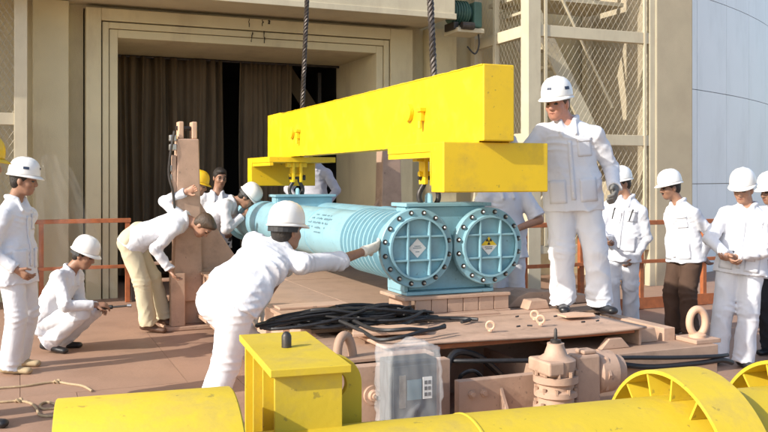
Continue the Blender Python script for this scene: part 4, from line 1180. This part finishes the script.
        patch('pocket', .055, .155, -.27, -.14, .0035); patch('pocket_flap', .052, .158, -.165, -.135, .0065, ny=3)
        patch('pocket', .05, .17, -.60, -.43, .0035); patch('pocket', -.17, -.05, -.60, -.43, .0035)
        patch('placket', -.016, .016, -.58, -.15, .004, nx=2, ny=20)
        for kb in range(5):
            q = ne + cf * .5 - up * (.17 + .09 * kb) * S; hit = bv.ray_cast(Vector(q), Vector(-cf), .75)
            if hit[0] is not None: MB().lathe(hit[0] + Vector(cf) * .007, Vector(cf), [(0, .0065), (.003, .0055)], 8).build('button', 'placard', jk)
    # ---- trousers
    ft = folds_fn(seed * 17 + 3, fold * .9); Tr = [PR(hip[0] + upp * .03, hip[1] + upp * .03, .098 * S * g_, .098 * S * g_, .05), PR(pe + upp * .10 * S, pe, .104 * S * g_, .106 * S * g_, .05, fr=(pf, pll, upp), sc=(.95, 1.22, 1))]
    Tr.append(PR(pe - pf * .035 * S - upp * .05, pe - pf * .03 * S, .10 * S, .10 * S, .05, fr=(pf, pll, upp), sc=(.95, 1.3, 1)))
    for i in (0, 1):
        hp, k, a = G[i]; dn = nrm(a - k)
        Tr += [PR(hp, k, .098 * S * g_, .082 * S * (.5 + .5 * g_), .03), PR(k, a + dn * .03, .081 * S * (.5 + .5 * g_), .086 * S * (.5 + .5 * g_), .014, clip=((a + dn * .025 * S, dn),), fold=1.4)]
    sdf_mesh('trousers', Tr, vox, [CL_[bottom]], root, disp=ft)
    # ---- shoes
    for i in (0, 1):
        hp, k, a = G[i]; fy = toe[i] if toe is not None else yp + (14 if i == 0 else -14)
        fd = yawv(fy); fl_ = np.array([-fd[1], fd[0], 0])
        z0 = a.copy(); lift = max(0, a[2] - .085 * S)
        heel = z0 - fd * .055 * S; heel[2] = .034 + lift * 1.0; toep = z0 + fd * .165 * S; toep[2] = .030
        mid = z0 + fd * .05 * S; mid[2] = (heel[2] + toep[2]) / 2 + .02
        P_ = [PR(heel, toep, .038 * S, .036 * S, .02, fr=(fd, fl_, zz), sc=(1, 1.12, .80), clip=(((0, 0, .004), -zz),)), PR(z0 - fd * .01, mid, .046 * S, .036 * S, .03),
              PR(z0 - fd * .035 * S - (0, 0, .02), z0 + (0, 0, .03), .042 * S, .045 * S, .03)]
        sdf_mesh('shoe', P_, .0075, [M[shoe]], root)
    # ---- hair, helmet, gloves
    hp_ = [ell(-.020, 0, .038, .104, .085, .094, .01, clip=((H(.045, 0, .03), hf * .85 - hu * .55),))]
    if not hat: hp_ = [ell(-.020, 0, .040, .108, .087, .098, .01, clip=((H(.055, 0, .05), hf * .8 - hu * .6),)), ell(.05, 0, .10, .05, .06, .03, .03)]
    hp_.append(ell(-.055, 0, -.02, .055, .074, .06, .02))
    hfold = folds_fn(seed * 5 + 1, .006)
    sdf_mesh('hair', hp_, .0075, [M[hair]], root, disp=hfold if not hat else None)
    if hat: helmet(root, hd, hf, hl, hu, hat, logo, S, strap)
    for i in (0, 1):
        if gloves[i]:
            s_, e, w_ = A[i]; fd = nrm(w_ - e)
            gp = hand_prims(i, .004); gp.append(PR(w_ - fd * .045, w_ + fd * .03, .039 * S, .032 * S, .01))
            sdf_mesh('glove', gp, .0065, [M[gloves[i]]], root)
    if glasses:
        gl = MB()
        for s in (1, -1): gl.tube([H(.100, s * .032 + .021 * math.cos(a), .008 + .017 * math.sin(a)) for a in np.linspace(0, 6.28, 16, endpoint=False)], .003, 5, closed=True)
        gl.build('glasses', 'ink', root)
    return root, A, G

# --- left
person('man in white with white helmet standing near the left edge, looking right', 7.4, 17, pel=(17, 262), neck=(14, 199), head=(24, 181, -.02), yp=-10, yc=-15, yh=5, nod=8,
       hands=((30, 268, .18), (17, 270, -.22)), feet=((19, .22), (10, -.06)), S=.99, shoe='shoe_tan', sk='dark', logo=True, hem=.18, toe=(-5, -8), elb=((-1, .2, 0), (-1, -.3, 0)), pockets=True, bvox=.006)
person('man with yellow helmet, mostly cut off by the left edge', 5.8, -40, pel=(-52, 283), neck=(-34, 188), head=(-17, 165), yp=0, yc=-5, yh=5, nod=8,
       hands=((-54, 305, .2), (-60, 305, -.2)), feet=((-45, .15), (-22, -.04)), S=1.04, hat='hat_y', sk='tan', toe=(0, -5))
r_, A_, G_ = person('squatting man in white with white helmet, holding a dark tool', 8.3, 60, pel=(46, 319), neck=(70, 270), head=(84, 256), yp=-8, yc=-10, yh=-5, nod=22,
       hands=((97, 307, .10), (95, 305, -.16)), feet=((62, .14), (49, -.1, .03)), S=.98, sk='dark', knee=(np.array([1, .1, .45]), np.array([1, -.12, .4])), hem=.12, elb=((.1, .2, -1), (.1, -.5, -1)), strap=True, toe=(2, -12))
person('bareheaded man in beige trousers bending over beside the tan upright', 9.3, 158, pel=(133, 240), neck=(186, 218), head=(203, 226, -.02), yp=0, yc=5, yh=-12, nod=62,
       hands=((186, 192, .18), (170, 270, -.15)), feet=((166, .22), (149, -.02)), S=1.02, bottom='beige', sk='tan', hat=None, hair='hair_br', shoe='shoe_br', hem=.06, elb=((-.8, .1, .6), (-.9, -.2, -.1)), toe=(5, -8), fing=(.7, .6))
# --- in the doorway
person('man with yellow helmet standing behind the tan upright', 11.0, 190, pel=(186, 240), neck=(187, 199), head=(198, 186), yp=0, yc=0, yh=0, nod=15, hands=((205, 225, .2), (204, 228, -.15)), feet=((184, .1), (190, -.1)), S=1.0, top='lilac', hat='hat_y', sk='dark', vox=.011)
person('bareheaded dark-haired man with glasses standing in the doorway', 11.7, 218, pel=(216, 236), neck=(217, 193), head=(220, 178), yp=-70, yc=-70, yh=-60, nod=12, hands=((232, 232, -.1), (206, 232, -.1)), feet=((222, 0), (212, 0)), S=1.03, top='offwhite', bottom='black', hat=None, sk='dark', vox=.011, glasses=True)
person('man with white helmet bending over the far end of the casks', 10.5, 222, pel=(208, 223), neck=(233, 201), head=(247, 198), yp=0, yc=-5, yh=0, nod=48, hands=((247, 215, .2), (243, 216, -.12)), feet=((214, .12), (205, -.05)), S=1.0, top='offwhite', bottom='offwhite', sk='dark', vox=.01, strap=True, elb=((-.6, .5, -.3), (-.6, -.4, -.4)))
person('man in white on the car, his head hidden behind the yellow beam', 11.45, 314, floor=.62, pel=(314, 206), neck=(314, 163), head=(306, 155, -.1), yp=-95, yc=-95, yh=-110, nod=30, hands=((326, 205, -.30), (297, 203, -.30)), feet=((320, .05), (306, 0)), S=.96, top='lilac', bottom='offwhite', sk='dark', vox=.011, elb=((1, 0, -.1), (-1, 0, -.2)))
person('short-sleeved man in white behind the right cask, head hidden by yellow steel', 8.3, 505, pel=(505, 240), neck=(503, 187), head=(501, 166), yp=-80, yc=-75, yh=-110, nod=15, hands=((514, 230, -.12), (492, 245, -.1)), feet=((512, .05), (496, 0)), S=1.04, top='offwhite', bottom='offwhite', sk='tan', sleeve=.45, elb=((1, .1, 0), (-1, 0, 0)))
# --- centre
person('man in white leaning far over to push the near cask flange with a gloved hand', 5.65, 215, pel=(228, 300), neck=(279, 246, .2), head=(287, 232, .22), yp=66, yc=74, yh=50, nod=4,
       hands=((262, 304, .36), (372, 249, .63)), feet=((290, .25), (206, -.02)), S=1.02, strap=True, sk='dark', hem=.04, gloves=('leather', 'leather'), elb=((.2, .3, -1), (.1, -.2, -.9)), toe=(48, 40),
       knee=(np.array([.6, 1, 0]), np.array([.4, 1, 0])), sleeve=.56, fing=(.6, .5), vox=.0075, fold=.008, girth=1.2, arm=1.13)
person('big man in white standing on the car with one hand on the yellow beam', 6.76, 580, floor=.62, pel=(573, 197), neck=(567, 121), head=(557, 104, -.04), yp=-95, yc=-100, yh=-126, nod=9,
       hands=((614, 189, -.20), (509, 138, -.22)), feet=((600, -.04), (563, 0)), S=1.05, sk='pale', logo=True, gloves=('leather_grey', None), hem=.10, elb=((.5, 1, -.1), (-.3, .3, -.9)), toe=(-72, -98),
       knee=(np.array([.1, -1, 0]), np.array([-.2, -1, 0])), vox=.0075, hair='hair_br', fing=(.7, .5), pockets=True, girth=1.18, bvox=.006)
# --- right
person('man in white with pens in his pocket, between the big man and the brown-trousered man', 9.66, 622, pel=(622, 243), neck=(627, 197), head=(621, 184), yp=-115, yc=-118, yh=-160, nod=8,
       hands=((634, 258, -.12), (606, 240, -.2)), feet=((631, .05), (613, -.03)), S=.99, sk='dark', moust=True, hem=.2, elb=((.9, .2, 0), (-.4, .8, -.5)), toe=(-95, -130), pockets=True, girth=1.15)
person('man in brown trousers and white jacket with hands behind his back', 9.1, 682, pel=(685, 252), neck=(679, 202), head=(670, 188), yp=-150, yc=-150, yh=-172, nod=10,
       hands=((701, 257, -.12), (703, 255, .04)), feet=((690, -.1), (674, .12)), S=.97, bottom='brown', sk='dark', moust=True, hem=.10, elb=((.9, -.4, 0), (.8, .7, 0)), toe=(-140, -160), girth=1.2, shoe='shoe_br', pockets=True)
person('man in white with clasped hands, nearest of the men on the right', 7.64, 736, pel=(741, 259), neck=(748, 205), head=(743, 190, -.03), yp=-115, yc=-118, yh=-128, nod=14,
       hands=((735, 257, -.24), (727, 256, -.22)), feet=((744, -.06), (718, .05)), S=.96, sk='tan', hem=.13, elb=((1, .1, -.1), (-.8, .5, -.2)), toe=(-85, -140), girth=1.2, pockets=True, bvox=.006)
person('man with white helmet cut off by the right edge', 8.1, 776, pel=(778, 256), neck=(780, 206), head=(771, 192), yp=-140, yc=-140, yh=-160, nod=10,
       hands=((790, 258, -.1), (768, 256, -.1)), feet=((784, 0), (772, .05)), S=.96, bottom='black', sk='dark', hem=.22)

# --- things in hands and pockets
w_ = CP(104, 307, 8.28); tl = thing('hand_tool', 'dark hand tool held by the squatting man', 'tool', w_, -TH)
MB().tube([(-.06, 0, -.01), (.08, 0, .0)], .020, 10).build('grip', 'rubber', tl, smooth=True)
MB().tube([(.08, 0, 0), (.24, .01, .012)], .010, 8).build('shaft', 'dark', tl, smooth=True)
MB().lathe((.22, .01, .012), X, [(0, .016), (.04, .016)], 10).build('socket', 'steel', tl)
def pen(px, py, dd, tilt, label):
    p = CP(px, py, dd); t = thing('pen', label, 'pen', p, -TH, 'pens and tools in the chest pocket')
    MB().tube([(0, 0, 0), (.035 * tilt, 0, .10)], .007, 7).build('barrel', 'ink', t); MB().tube([(.035 * tilt, 0, .10), (.048 * tilt, 0, .125)], .009, 7).build('cap', 'ink', t)
pen(612, 219, 9.66 - .175, .7, 'black curved tool in the chest pocket of the man with pens')
pen(629, 221, 9.66 - .185, 1.0, 'short black pen clipped at the right of the chest')
